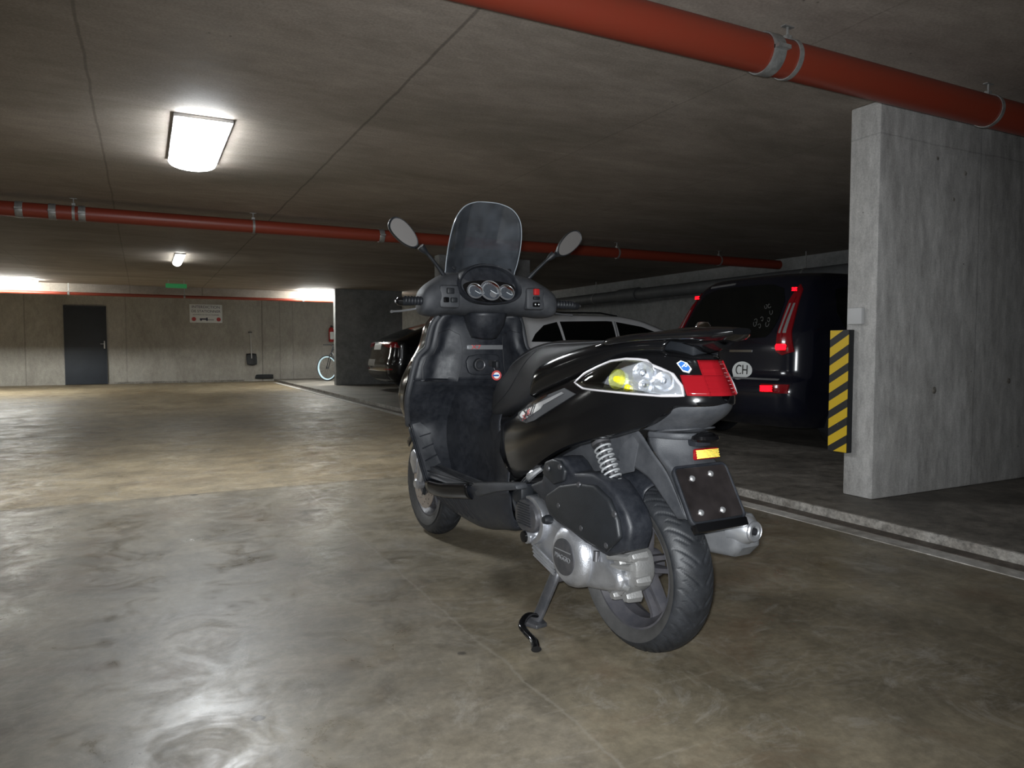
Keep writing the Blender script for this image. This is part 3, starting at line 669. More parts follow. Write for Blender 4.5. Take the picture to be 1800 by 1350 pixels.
for k in range(9):    # child's finger drawing in the dust of the window
    a0 = random.uniform(0, 6); c = Vector((random.uniform(-.50, -.32), random.uniform(1.08, 1.27))); pts = []
    for i in range(7):
        q = c + Vector((math.cos(a0 + i * .7), math.sin(a0 + i * .9))) * .02; h_ = VB.ray_cast(Vector((-1, q.x, q.y)), Vector((1, 0, 0)))
        if h_[0]: pts.append(h_[0] + Vector((-.007, 0, 0)))
    if len(pts) > 2: add_tube(bm, pts, .0022, 5)
M['scribble'] = mat('dust_scribble', (.16, .16, .15), .8)
finish(bm, 'dust_drawing', M['scribble'], van)

# --- white estate car
wx, wy = 3.98, 9.28
wc = empty('estate_car', (wx, wy, .05), label='white estate car parked behind the scooter with dark side windows', cat='car')
wb = car_body(wc, [(.2, .12, 4.3, .8, .2), (.32, .0, 4.42, .87, .25), (.55, -.02, 4.5, .90, .3), (.75, .02, 4.5, .905, .3), (.90, .06, 4.3, .90, .25), (.97, .12, 3.9, .885, .2), (1.0, .2, 3.35, .87, .2), (1.15, .34, 3.0, .81, .2), (1.28, .44, 2.65, .74, .2), (1.345, .55, 2.35, .67, .25), (1.37, .9, 1.9, .5, .3)], M['carwhite'])
WB = bvh_of(wb)
for s in (-1, 1):
    for pts in ([(.62, .975), (.70, 1.08), (.86, 1.2), (1.08, 1.25), (1.12, .975)], [(1.16, .975), (1.13, 1.255), (1.9, 1.275), (2.0, 1.27), (2.0, .975)], [(2.07, .975), (2.07, 1.265), (2.5, 1.2), (3.1, 1.0), (3.1, .975)]):
        decal('side_window', [(x, s * 1.5, z) for x, z in pts], (0, -s, 0), WB, M['carglass'], wc, .006, 10)
    tube('roof_rail', [(.75, s * .60, 1.345), (.85, s * .60, 1.385), (1.9, s * .60, 1.395), (2.2, s * .59, 1.355)], .012, M['cartrim'], wc, 8)
    decal('tail_lamp', rearpts([(s * .5, .72), (s * .5, .86), (s * .84, .88), (s * .84, .74)]), (1, 0, 0), WB, M['redlens'], wc, .008, 5)
    tube('door_seam', [(x, s * y, z) for x, y, z in [(2.03, .775, 1.27), (2.03, .89, .97), (2.0, .91, .6), (2.0, .885, .35)]], .004, M['cartrim'], wc, 6)
    tube('door_seam', [(x, s * y, z) for x, y, z in [(1.1, .89, .96), (1.1, .91, .75), (.95, .91, .6)]], .004, M['cartrim'], wc, 6)
    box('door_handle', 1.25, 1.42, s * .90, s * .925, .84, .87, M['carwhite'], wc, bevel=.008)
    tube('wing_mirror', [(3.0, s * .84, .98), (3.0, s * 1.0, 1.02)], [.04, .08], M['carwhite'], wc, 12)
decal('rear_window', rearpts([(-.60, 1.0), (-.54, 1.26), (.54, 1.26), (.60, 1.0)]), (1, 0, 0), WB, M['carglass'], wc, .004, 6)
decal('number_plate', rearpts([(-.26, .62), (-.26, .73), (.26, .73), (.26, .62)]), (1, 0, 0), WB, M['white'], wc, .006, 3)
for x in (.85, 3.55):
    for y in (-.83, .83): car_wheel(wc, x, y)

# --- black car in the far bay
bx, by = 4.42, 14.72
bc = empty('black_car', (bx, by, .05), label='black car with a white number plate beside the far fin', cat='car')
bc.name = 'parked_car'
bb = car_body(bc, [(.2, .14, 4.3, .8, .2), (.34, .0, 4.42, .88, .25), (.55, -.03, 4.5, .91, .3), (.68, .0, 4.5, .91, .3), (.95, .05, 4.3, .90, .25), (1.03, .10, 3.9, .885, .2), (1.07, .2, 3.35, .87, .2), (1.2, .50, 3.0, .80, .2), (1.34, .85, 2.65, .73, .2), (1.44, 1.2, 2.35, .66, .25), (1.47, 1.5, 1.9, .5, .3)], M['carblack'])
BB = bvh_of(bb)
decal('rear_window', rearpts([(-.66, 1.1), (-.56, 1.36), (.56, 1.36), (.66, 1.1)]), (1, 0, 0), BB, M['carglass'], bc, .004, 6)
pl, _ = decal('number_plate', rearpts([(-.2, .86), (-.2, .99), (.27, .99), (.27, .86)]), (1, 0, 0), BB, M['white'], bc, .008, 4)
for s in (-1, 1):
    tl, _ = decal('tail_lamp', rearpts([(s * .40, .93), (s * .42, 1.01), (s * .82, 1.01), (s * .87, .90), (s * .62, .90)]), (1, 0, 0), BB, M['redlens'], bc, .01, 6)
    decal('side_window', [(x, s * 1.5, z) for x, z in [(.95, 1.1), (1.3, 1.33), (2.9, 1.34), (3.1, 1.1)]], (0, -s, 0), BB, M['carglass'], bc, .003, 6)
    decal('bumper_reflector', rearpts([(s * .5, .45), (s * .5, .475), (s * .8, .475), (s * .8, .45)]), (1, 0, 0), BB, M['redlens'], bc, .008, 4)
decal('diffuser', rearpts([(-.6, .25), (-.65, .42), (.65, .42), (.6, .25)]), (1, 0, 0), BB, M['cartrim'], bc, .008, 6)
decal('bumper_insert', rearpts([(.05, .52), (.05, .66), (.6, .66), (.6, .52)]), (1, 0, 0), BB, M['zinc'], bc, .004, 5)
for x in (.85, 3.55):
    for y in (-.83, .83): car_wheel(bc, x, y)

# --- bicycle by the far wall
bi = empty('bicycle', (4.47, 19.7, 0.05), math.radians(-52), 'black bicycle with a pale blue front rim half hidden behind the far fin', 'bicycle')
M['rimblue'] = mat('pale_blue_rim', (.55, .74, .85), .3)
for i, x in enumerate((0, 1.02)):
    wh = lathe('wheel', [(.315, -.018), (.345, -.018), (.352, 0), (.345, .018), (.315, .018)], (x, 0, .35), (0, 1, 0), M['rubber'], bi, 48, True)
    lathe('rim', [(.288, -.013), (.320, -.019), (.320, .019), (.288, .013)], (x, 0, .35), (0, 1, 0), M['rimblue'] if i == 0 else M['plastic_dark'], wh, 48, True)
    bm = BM()
    for k in range(14): a = 2 * PI * k / 14; add_tube(bm, [(x, .02 * (-1) ** k, .35), (x + .3 * math.cos(a), 0, .35 + .3 * math.sin(a))], .0015, 4)
    finish(bm, 'spokes', M['steel'], wh); lathe('hub', [(0, -.04), (.02, -.04), (.02, .04), (0, .04)], (x, 0, .35), (0, 1, 0), M['steel'], wh, 16)
for s in (-.04, .04): tube('fork', [(0, s, .35), (.12, s, .72), (.15, 0, .78)], .011, M['plastic_dark'], bi, 8)
tube('head_tube', [(.135, 0, .72), (.20, 0, .93)], .02, M['plastic_dark'], bi)
bm = BM()
for a, b, r in (((.16, 0, .76), (.48, 0, .30), .022), ((.18, 0, .86), (.62, 0, .80), .016), ((.48, 0, .30), (.64, 0, .90), .014), ((.48, .0, .30), (1.02, .03, .35), .01), ((.62, 0, .78), (1.02, -.03, .35), .009)): add_tube(bm, [a, b], r, 10)
finish(bm, 'frame', M['plastic_dark'], bi)
tube('stem', [(.20, 0, .93), (.14, 0, .98)], .014, M['plastic_dark'], bi, 8); tube('handlebar', [(.12, -.3, .98), (.14, -.1, .98), (.14, .1, .98), (.12, .3, .98)], .012, M['plastic_dark'], bi, 8)
grid('saddle', [[(.55, -.01, .93), (.55, .01, .93)], [(.65, -.04, .94), (.65, .04, .94)], [(.8, -.08, .95), (.8, .08, .95)]], M['plastic_dark'], bi, solid=.03)
tube('crank', [(.48, .06, .30), (.48, .06, .14)], .01, M['steel'], bi, 6)

# ------------------------------------------------------------------ the scooter (local axes: x forward, y to its left, z up; rear axle above the origin)
S = empty('motor_scooter', (1.378, 1.787, 0), math.radians(92.4), 'dusty black motor scooter with smoked windscreen standing in the aisle', 'motor scooter')
FA = 1.62
def Y_(v): return v
# wheels
def tyre(name, cx, R, wdt, rimr, ngr, par):
    NA, NP_ = 760, 48; bm = BM(); rows = []
    for i in range(NA):
        th = 2 * PI * i / NA; row = []
        for k in range(NP_ + 1):
            t = k / NP_ * 2 - 1                     # -1..1 over the section
            if abs(t) < .62:
                q = t / .62; y = q * wdt / 2; r = R - (1 - math.sqrt(max(0, 1 - (q * .93) ** 2))) * wdt * .40
                ph = (th * ngr / (2 * PI) + abs(q) * 1.15) % 1
                g = 0
                wl = .12
                if .10 < abs(q) < .93:
                    dd = min(ph, 1 - ph)
                    we = wl * (1.15 - abs(q) * .45)
                    if dd < we: g = .0042 * (.5 + .5 * math.cos(PI * dd / we)) * min(1, (abs(q) - .10) / .06, (.93 - abs(q)) / .06)
                ph2 = (th * ngr / (2 * PI) + abs(q) * 1.15 + .5 + (.06 if q > 0 else 0)) % 1
                d2 = min(ph2, 1 - ph2)
                if .35 < abs(q) < .8 and d2 < .07: g = max(g, .0036 * (.5 + .5 * math.cos(PI * d2 / .07)) * min(1, (abs(q) - .35) / .06, (.8 - abs(q)) / .06))
                r -= g
            else:
                q = (abs(t) - .62) / .38; sgn = 1 if t > 0 else -1
                r0 = R - (1 - math.sqrt(1 - .93 ** 2)) * wdt * .40
                r = r0 + (rimr - r0) * q; y = sgn * (wdt / 2 + .004 * math.sin(PI * q) - wdt * .11 * q * q)
            row.append(Vector((cx + r * math.cos(th), y, R + r * math.sin(th))))
        rows.append(row)
    add_grid(bm, rows, cu=True)
    return finish(bm, name, M['rubber'], par, angle=70)
def wheel(kind, cx, R, wdt, rimr, zc):
    e = tyre(kind, cx, R, wdt, rimr, 26, S); e.location = (0, 0, zc - R)
    hw = wdt * .36
    lathe('sidewall_band', [(rimr - .002, wdt * .405), (rimr + .012, wdt * .475 + .004), (rimr + (R - rimr) * .45, wdt * .5 + .0045)], (cx, 0, R), (0, 1, 0), M['side_rubber'], e, 96)
    lathe('rim', [(rimr, -hw - .006), (rimr + .004, -hw), (rimr - .012, -hw + .004), (rimr - .024, -hw * .4), (rimr - .024, hw * .4), (rimr - .014, hw - .008), (rimr + .004, hw), (rimr, hw + .006), (rimr - .008, hw + .006), (rimr - .016, hw - .012), (rimr - .03, hw * .4), (rimr - .03, -hw * .4), (rimr - .016, -hw + .012), (rimr - .008, -hw - .006)], (cx, 0, R), (0, 1, 0), M['rim'], e, 96, True)
    lathe('hub', [(0, -.05), (.045, -.05), (.05, -.03), (.05, .03), (.042, .05), (0, .05)], (cx, 0, R), (0, 1, 0), M['rim'], e, 40)
    for k in range(5):
        for s in (-1, 1):
            a = 2 * PI * k / 5 + .35
            def P_(r, da, y): return Vector((cx + r * math.cos(a + s * da), y, R + r * math.sin(a + s * da)))
            bm = BM(); rows = []
            for r, da, hh, tt in ((.04, .30, .022, .016), (.09, .20, .020, .012), (rimr * .75, .15, .018, .011), (rimr - .024, .17, .022, .014)):
                c = P_(r, da, 0); tdir = Vector((-math.sin(a), 0, math.cos(a)))
                rows.append([c + Vector((0, hh, 0)) + tdir * tt * .6, c + Vector((0, hh, 0)) - tdir * tt * .6, c + Vector((0, 0, 0)) - tdir * tt, c - Vector((0, hh, 0)) - tdir * tt * .6, c - Vector((0, hh, 0)) + tdir * tt * .6, c + tdir * tt])
            add_grid(bm, dense(rows, 3, 1, cv=True), cv=True, capends=True); finish(bm, 'spoke', M['rim'], e)
    return e
RW = wheel('rear_wheel', 0, .262, .142, .188, .265)
FW = wheel('front_wheel', FA, .262, .118, .168, .262)
dk = lathe('brake_disc', [(.062, -.002), (.126, -.002), (.126, .002), (.062, .002)], (FA, .062, .262), (0, 1, 0), M['disc'], FW, 72, True, label='rust-speckled brake disc')
bm = BM()
for k in range(30):
    a = 2 * PI * k / 30; r = (.082, .095, .11)[k % 3]; add_lathe(bm, [(0, .0025), (.0035, .0025), (.0035, 0)], (FA + r * math.cos(a), .062, .262 + r * math.sin(a)), (0, 1, 0), 8)
finish(bm, 'disc_holes', M['black'], dk)
bm = BM()
for k in range(5):
    a = 2 * PI * k / 5; add_tube(bm, [(FA + .03 * math.cos(a), .056, .262 + .03 * math.sin(a)), (FA + .07 * math.cos(a), .058, .262 + .07 * math.sin(a))], .008, 8)
add_lathe(bm, [(0, 0), (.03, 0), (.03, .02), (0, .02)], (FA, .05, .262), (0, 1, 0), 24)
finish(bm, 'disc_carrier', M['plastic_dark'], dk)
# front fork legs, caliper, mudguard
fk = None
for s in (1, -1):
    l = tube('fork_leg', [(FA, s * .085, .262), (FA - .06, s * .085, .44), (FA - .15, s * .085, .70)], [.021, .024, .022], M['alu'] if s > 0 else M['steel'], S, 20)
    lathe('axle_clamp', [(0, -.02), (.026, -.02), (.028, .012), (.018, .022), (0, .022)], (FA, s * .09, .262), (0, s, 0), M['alu'], l, 24)
    tube('pinch_lug', [(FA - .01, s * .09, .275), (FA + .035, s * .09, .25)], .012, M['alu'], l, 10)
prism('caliper', [(FA + .02, .33), (FA + .055, .30), (FA + .10, .36), (FA + .09, .41), (FA + .05, .43), (FA + .0, .40)], 1, .05, .10, M['alu'], S, bevel=.008)
def fender(p0, p1, w_, R, zc, cx, name, m, n=14):
    rows = []
    for k in range(n + 1):
        a = p0 + (p1 - p0) * k / n; r = R + .022
        rows.append([Vector((cx + r_ * math.cos(a), y, zc + r_ * math.sin(a))) for y, r_ in ((-w_, r - .045), (-w_, r - .01), (-w_ * .6, r + .01), (0, r + .016), (w_ * .6, r + .01), (w_, r - .01), (w_, r - .045))])
    return grid(name, rows, m, S, 2, 3, solid=.004)
fender(.75, 2.5, .072, .262, .262, FA, 'front_mudguard', M['gloss'])
fender(.9, 1.95, .078, .262, .265, 0, 'rear_inner_mudguard', M['plastic'])

# side panels and tail -------------------------------------------------
def li(Tb, x):
    Tb = sorted(Tb)
    if x <= Tb[0][0]: return Tb[0][1]
    if x >= Tb[-1][0]: return Tb[-1][1]
    for (a, u), (b, v) in zip(Tb, Tb[1:]):
        if a <= x <= b: return u + (v - u) * (x - a) / (b - a)
W_ = [(.80, .085), (.74, .10), (.68, .14), (.6, .165), (.5, .182), (.35, .197), (.15, .20), (0, .192), (-.12, .165), (-.22, .125), (-.29, .08), (-.32, .045), (-.335, .012), (-.3355, 0)]
ZC = [(.7, .58), (.5, .60), (.15, .70), (-.1, .78), (-.4, .83)]
def Bf(a, z):
    if a < -.08: a = a - max(0, z - .812) * .55 * min(1, (-.08 - a) / .1)
    return li(W_, a) * max(.3, 1 - .35 * ((z - li(ZC, a)) / .22) ** 2)
TOP = [(.765, .628), (.66, .652), (.579, .676), (.475, .72), (.35, .784), (.268, .809), (.136, .849), (.025, .884), (-.06, .912), (-.150, .924), (-.205, .921), (-.245, .915), (-.268, .911), (-.285, .908)]
BOT = [(.594, .492), (.55, .468), (.526, .462), (.42, .505), (.288, .572), (.18, .62), (.078, .655), (-.068, .693), (-.173, .729), (-.22, .758), (-.245, .782), (-.29, .787), (-.322, .79), (-.338, .797)]
LEAD = [None]
rows = []
for t_, b_ in zip(TOP, BOT):
    r = []
    for k in range(9):
        u = k / 8; a = t_[0] + (b_[0] - t_[0]) * u; z = t_[1] + (b_[1] - t_[1]) * u
        if t_ is TOP[0]:       # curved leading edge
            z += .0; a += .018 * math.sin(PI * u)
        y = Bf(a, z)
        r.append((a, y, z))
    e0 = r[-1]; r.append((e0[0], e0[1] * .86, e0[2] - .004)); rows.append(r)
sp = grid('side_panel', rows, M['gloss'], S, 4, 2, solid=.0035)
r2 = [[(p[0], -p[1], p[2]) for p in r] for r in rows]
sp2 = grid('side_panel', r2, M['gloss'], S, 4, 2, solid=.0035)
BV = bvh_of(sp); 
# tail top between the panels
rows = []
for a, z in TOP[6:]:
    y = Bf(a, z); rows.append([(a, y, z - .001), (a, y * .7, z + .008), (a, 0, z + .012), (a, -y * .7, z + .008), (a, -y, z - .001)])
grid('tail_top', rows, M['gloss'], S, 3, 4, solid=.003)
# inner core that closes the body
rows = []
for a, zt, zb, y in ((.74, .62, .42, .07), (.6, .66, .45, .12), (.4, .76, .53, .155), (.2, .82, .62, .16), (0, .88, .67, .15), (-.15, .91, .72, .11), (-.26, .905, .77, .06)):
    rows.append([(a, -y, zt), (a, y, zt), (a, y * 1.05, (zt + zb) / 2), (a, y, zb), (a, -y, zb), (a, -y * 1.05, (zt + zb) / 2)])
bm = BM(); add_grid(bm, dense(rows, 2, 1, cv=True), cv=True, capends=True); finish(bm, 'body_core', M['plastic_dark'], S)

def onside(pts, s=1): return [(a, s * .5, z) for a, z in pts]
# indicator and tail lamps
LAMP_O = [(.106, .834), (.064, .863), (.007, .884), (-.048, .902), (-.099, .909), (-.138, .908), (-.162, .905), (-.178, .893), (-.204, .883), (-.238, .868), (-.25, .855), (-.266, .838), (-.276, .813), (-.224, .811), (-.16, .813), (-.079, .816), (-.005, .818), (.054, .82)]
RED_O = [(-.263, .872), (-.30, .874), (-.304, .908), (-.3185, .903), (-.325, .872), (-.331, .839), (-.334, .815), (-.312, .812), (-.279, .812), (-.272, .84)]
for s in (1, -1):
    bv = BV if s > 0 else bvh_of(sp2); d = (0, -s, 0)
    hs, lay = decal('indicator_lamp', onside(LAMP_O, s), d, bv, M['reflector_chrome'], S, .006, 9, label='clear indicator lamp with yellow bulbs')
    rim_pts = [tuple(p - Vector(d) * .004) for p in lay[-1]]
    tube('lamp_rim', rim_pts, .0046, M['rimwhite'], hs, 8, closed=True)
    o, _ = decal('lamp_mask', onside([(.095, .835), (.06, .856), (0, .877), (-.045, .893), (-.085, .902), (-.055, .87), (-.04, .84), (-.035, .822), (.03, .822)], s), d, bv, M['plastic2'], hs, .008, 5, label='dark front part of the lamp')
    for (a, z, r, col) in ((-.088, .849, .029, 1), (-.160, .868, .032, 0), (-.172, .834, .017, 0), (-.218, .847, .026, 0)):
        h_ = bv.ray_cast(Vector((a, s * .5, z)), Vector(d)); n = h_[1] if h_[1].dot(Vector(d)) < 0 else -h_[1]; h_ = (h_[0] + n * .004, n)
        bw = lathe('reflector_bowl', [(r * .25, .004), (r * .6, .006), (r, .011), (r * 1.03, .009)], h_[0], n, M['bulbtintbowl'] if col else M['reflector_chrome'], hs, 28)
        bm = BM(); add_lathe(bm, [(0, .019), (r * .28, .017), (r * .36, .010), (r * .3, .003)], h_[0], n, 20); finish(bm, 'bulb', M['amberbulb'] if col else M['clear'], bw)
    h_ = bv.ray_cast(Vector((-.128, s * .5, .829)), Vector(d)); bm = BM(); bmesh.ops.create_uvsphere(bm, u_segments=14, v_segments=8, radius=.010, matrix=Matrix.Translation(h_[0] - Vector(d) * .012)); finish(bm, 'bulb', M['amberbulb'], hs)
    decal('lens', onside(LAMP_O, s), d, bv, M['clear'], hs, .012, 9, bulge=.020, thick=.012)
# red tail lamp wrapping round the tail tip
def tip(z): return -.335 + max(0, z - .812) * .55
def redsheet(zs, u0, u1, off, n=26):
    rows = []
    for z in zs:
        r = []
        for k in range(n + 1):
            u = u0 + (u1 - u0) * k / n; sg = 1 if u < 0 else -1; q = abs(u)
            a = tip(z) + .056 * q ** 1.6; y = Bf(a, z) * sg if q > 1e-6 else 0
            c = Vector((a, y, z)); r.append(c + Vector((-1.0 + q * .3, sg * q, 0)).normalized() * off)
        rows.append(r)
    return rows
def sheet(name, rows, m, par, label=None):
    bm = BM(); add_grid(bm, rows); return finish(bm, name, m, par, label=label, solid=.003)
zs = [.812, .822, .832, .842, .852, .862, .867]
tl_ = sheet('tail_lamp', redsheet(zs, -1, 1, .005), M['redlens'], S)
sheet('tail_lamp_upper', redsheet([.866, .885, .897, .907], -.46, .46, .005), M['redlens'], tl_)
for z in (.822, .832, .842, .852, .862, .873, .885, .897):
    tube('lens_rib', redsheet([z], -.42, .42, .0075)[0], .0013, M['redlens'], tl_, 6)
for s in (1, -1): tube('lens_rib', [r[0] if s > 0 else r[-1] for r in redsheet([.814, .84, .87, .905], -.44, .44, .0075)], .002, M['redlens'], tl_, 6)
# badges
bd, lay = decal('side_badge', onside([(.476, .702), (.475, .713), (.273, .786), (.172, .814), (.096, .799), (.152, .774), (.332, .697), (.39, .683), (.445, .686)]), (0, -1, 0), BV, M['plastic2'], S, .006, 6, label='grey side badge lettered X7')
o, _ = decal('badge_plate', onside([(.455, .704), (.441, .718), (.18, .801), (.163, .798), (.282, .753), (.294, .739), (.395, .698), (.436, .697)]), (0, -1, 0), BV, M['silver'], bd, .0075, 5)
h_ = BV.ray_cast(Vector((.375, .5, .718)), Vector((0, -1, 0))); nn = h_[1] if h_[1].y > 0 else -h_[1]
dirx = Vector((-.93, .02, .35)); dirx = (dirx - nn * dirx.dot(nn)).normalized(); yy_ = nn.cross(dirx)
text('badge_lettering', 'X7', .048, frame4(h_[0] + nn * .010, dirx, yy_), M['black'], bd, sx=1.5)
text('badge_lettering', 'x', .045, frame4(h_[0] + nn * .0095 + dirx * -.035 - yy_ * .002, dirx, yy_), M['redprint'], bd, sx=1.2)
text('badge_lettering', 'x', .04, frame4(h_[0] + nn * .0112 + dirx * .002 + yy_ * .004, dirx, yy_), M['redprint'], bd, sx=1.2)
o, lay = decal('badge_chrome', onside([(.42, .734), (.40, .747), (.275, .788), (.268, .783), (.33, .755)]), (0, -1, 0), BV, M['chrome'], bd, .008, 4)
# hexagon emblem on the tail
hexo = [(-.233, .896), (-.239, .903), (-.254, .897), (-.268, .882), (-.266, .872), (-.252, .876)]
c_ = Vector((sum(p[0] for p in hexo) / 6, sum(p[1] for p in hexo) / 6))
h_ = BV.ray_cast(Vector((c_.x, .5, c_.y)), Vector((0, -1, 0))); nn = h_[1] if h_[1].y > 0 else -h_[1]
def hexplate(name, k, lo, hi, m, par, label=None):
    pts = []
    for a, z in hexo:
        x_, z_ = c_.x + (a - c_.x) * k, c_.y + (z - c_.y) * k
        pts.append(Vector((x_, h_[0].y - ((x_ - h_[0].x) * nn.x + (z_ - h_[0].z) * nn.z) / nn.y, z_)))
    bm = BM(); A = [bm.verts.new(p + nn * lo) for p in pts]; B_ = [bm.verts.new(p + nn * hi) for p in pts]
    bm.faces.new(A); bm.faces.new(B_[::-1])
    for i in range(6): bm.faces.new((A[i], B_[i], B_[(i + 1) % 6], A[(i + 1) % 6]))
    return finish(bm, name, m, par, label=label, smooth=False)
em = hexplate('hexagon_emblem', 1.06, -.004, .0065, M['white'], S, 'blue and white hexagonal emblem')
hexplate('emblem_field', .86, .006, .0078, M['blue'], em)
dirx = Vector((-.8, 0, -.35)); dirx = (dirx - nn * dirx.dot(nn)).normalized()
text('emblem_lettering', 'P', .021, frame4(h_[0] + nn * .0088, dirx, nn.cross(dirx)), M['white'], em, sx=1.1)

# seat
rows = []
for a, zt, zb, y in ((.902, .715, .69, .02), (.89, .745, .675, .048), (.855, .785, .665, .076), (.79, .825, .668, .10), (.70, .868, .688, .118), (.61, .925, .71, .132), (.50, .955, .742, .145), (.40, .966, .79, .152), (.33, .968, .862, .156), (.2, .965, .905, .158), (.05, .966, .935, .15), (-.05, .976, .95, .135), (-.15, .99, .965, .108), (-.2, .985, .97, .07)):
    h_ = zt - zb
    rows.append([(a, 0, zb), (a, -y * .9, zb + .003), (a, -y * 1.06, zb + h_ * .3), (a, -y * .98, zb + h_ * .72), (a, -y * .62, zt - h_ * .04), (a, 0, zt), (a, y * .62, zt - h_ * .04), (a, y * .98, zb + h_ * .72), (a, y * 1.06, zb + h_ * .3), (a, y * .9, zb + .003)])
seat = grid('seat', rows, M['seat'], S, 4, 4, cv=True, capends=True, angle=60)
SB = bvh_of(seat)
for s in (1, -1):
    for P in ([(.86, .77), (.72, .835), (.58, .895), (.45, .935), (.33, .952), (.2, .955), (.02, .96), (-.1, .975)],):
        pts = []
        for a, z in cr([(p[0], p[1], 0) for p in P], 5) and [(q.x, q.y) for q in cr([(p[0], p[1], 0) for p in P], 5)]:
            h_ = SB.ray_cast(Vector((a, s * .4, z)), Vector((0, -s, 0)))
            if h_[0]: pts.append(h_[0])
        tube('seat_piping', pts, .0028, M['plastic2'], seat, 8)
    pts = []
    for q in cr([(.80, .70, 0), (.60, .79, 0), (.46, .90, 0), (.42, .93, 0)], 6):
        h_ = SB.ray_cast(Vector((q.x, s * .4, q.y)), Vector((0, -s, 0)))
        if h_[0]: pts.append(h_[0])
    tube('seat_piping', pts, .0022, M['plastic_dark'], seat, 8)
# glossy panel under the seat and the grab rail
for s in (1, -1):
    rows = []
    for (ta, tz), (ba, bz), y in (((.392, .79), (.38, .772), .172), ((.385, .83), (.34, .785), .178), ((.36, .862), (.27, .806), .182), ((.29, .892), (.20, .828), .182), ((.18, .922), (.13, .848), .178), ((.05, .947), (.03, .880), .168), ((-.07, .958), (-.06, .910), .15), ((-.16, .962), (-.14, .922), .125), ((-.22, .962), (-.2, .922), .10)):
        rows.append([(ta, s * (y - .03), tz), (ta, s * (y - .005), tz), (ta * .6 + ba * .4, s * (y + .008), tz * .6 + bz * .4), (ta * .2 + ba * .8, s * y, tz * .2 + bz * .8), (ba, s * (y - .02), bz)])
    grid('seat_surround', rows, M['gloss'], S, 4, 4, solid=.003)
    tube('grab_rail', cr([(.02, s * .165, .945), (-.06, s * .172, .958), (-.15, s * .165, .968), (-.24, s * .135, .972), (-.31, s * .085, .975), (-.345, s * .03, .978), (-.35, 0, .978)], 5), [.006] * 4 + [.013] * 27, M['gloss'], S, 16, flat=(1.5, .9))
rk = grid('luggage_rack', [[(-.16, y, z) for y, z in ((-.09, .965), (-.085, .985), (0, .995), (.085, .985), (.09, .965), (0, .96))], [(-.25, y, z) for y, z in ((-.085, .962), (-.08, .992), (0, 1.0), (.08, .992), (.085, .962), (0, .945))], [(-.33, y, z) for y, z in ((-.07, .965), (-.065, .99), (0, .998), (.065, .99), (.07, .965), (0, .955))], [(-.385, y, z) for y, z in ((-.03, .978), (-.03, .99), (0, .993), (.03, .99), (.03, .978), (0, .975))]], M['gloss'], S, 4, 3, cv=True, capends=True)
lathe('rack_lock', [(0, .018), (.014, .016), (.02, .008), (.022, 0)], (-.265, .02, .995), (0, 0, 1), M['chrome'], rk, 20)
box('rack_latch', -.275, -.25, .0, .035, .994, 1.004, M['redlens'], rk, bevel=.003)
grid('rack_bowl', [[(-.20, -.06, .965), (-.20, 0, .95), (-.20, .06, .965)], [(-.27, -.06, .955), (-.27, 0, .93), (-.27, .06, .955)], [(-.33, -.04, .965), (-.33, 0, .945), (-.33, .04, .965)]], M['gloss'], rk, 4, 4, solid=.01)
box('rack_post', -.26, -.12, -.05, .05, .915, .965, M['plastic_dark'], S, bevel=.012)

# grey undertail, rear mudguard and plate holder
rows = []
for z, af, ar, y in ((.792, -.12, -.325, .108), (.775, -.12, -.322, .108), (.755, -.10, -.305, .107), (.735, -.08, -.275, .103), (.718, -.05, -.25, .098), (.705, -.04, -.235, .094)):
    rows.append([(af, y, z), ((af + ar) / 2, y * .99, z), (ar + .075, y * .86, z), (ar + .025, y * .55, z), (ar, 0, z), (ar + .025, -y * .55, z), (ar + .075, -y * .86, z), ((af + ar) / 2, -y * .99, z), (af, -y, z)])
grid('undertail', rows, M['plastic2'], S, 3, 4, solid=.004)
# mudguard: a folded channel, side plates and a rear face
prof_r = [(-.245, .715), (-.235, .69), (-.245, .655), (-.262, .625), (-.285, .56), (-.315, .475), (-.325, .455)]
prof_f = [(.10, .65), (.02, .62), (-.06, .592), (-.135, .563), (-.20, .505), (-.262, .475), (-.29, .462)]
md = None
for s in (1, -1):
    rows = [[(-.06, s * .098, .712), (.0, s * .099, .695), (.11, s * .10, .655)],
            [(-.10, s * .095, .69), (-.03, s * .096, .66), (.09, s * .098, .61)],
            [(-.145, s * .092, .645), (-.09, s * .093, .625), (-.04, s * .095, .594)],
            [(-.20, s * .088, .595), (-.16, s * .089, .58), (-.125, s * .09, .567)],
            [(-.24, s * .085, .54), (-.21, s * .086, .525), (-.185, s * .087, .52)],
            [(-.278, s * .083, .475), (-.262, s * .084, .472), (-.245, s * .085, .47)]]
    md = grid('mudguard_side', rows, M['plastic2'], S, 4, 4, solid=.004)
rows = [[(-.20, .09, .712), (-.245, .05, .716), (-.25, 0, .718), (-.245, -.05, .716), (-.2, -.09, .712)],
        [(-.13, .093, .69), (-.17, .075, .694), (-.215, 0, .697), (-.17, -.075, .694), (-.13, -.093, .69)],
        [(-.155, .092, .645), (-.175, .082, .648), (-.222, 0, .655), (-.175, -.082, .648), (-.155, -.092, .645)],
        [(-.20, .088, .60), (-.225, .08, .605), (-.235, 0, .61), (-.225, -.08, .605), (-.2, -.088, .60)],
        [(-.24, .086, .54), (-.255, .08, .54), (-.26, 0, .54), (-.255, -.08, .54), (-.24, -.086, .54)],
        [(-.28, .084, .475), (-.285, .08, .475), (-.29, 0, .475), (-.285, -.08, .475), (-.28, -.084, .475)]]
mg = grid('rear_mudguard', rows, M['plastic2'], S, 4, 5, solid=.004)
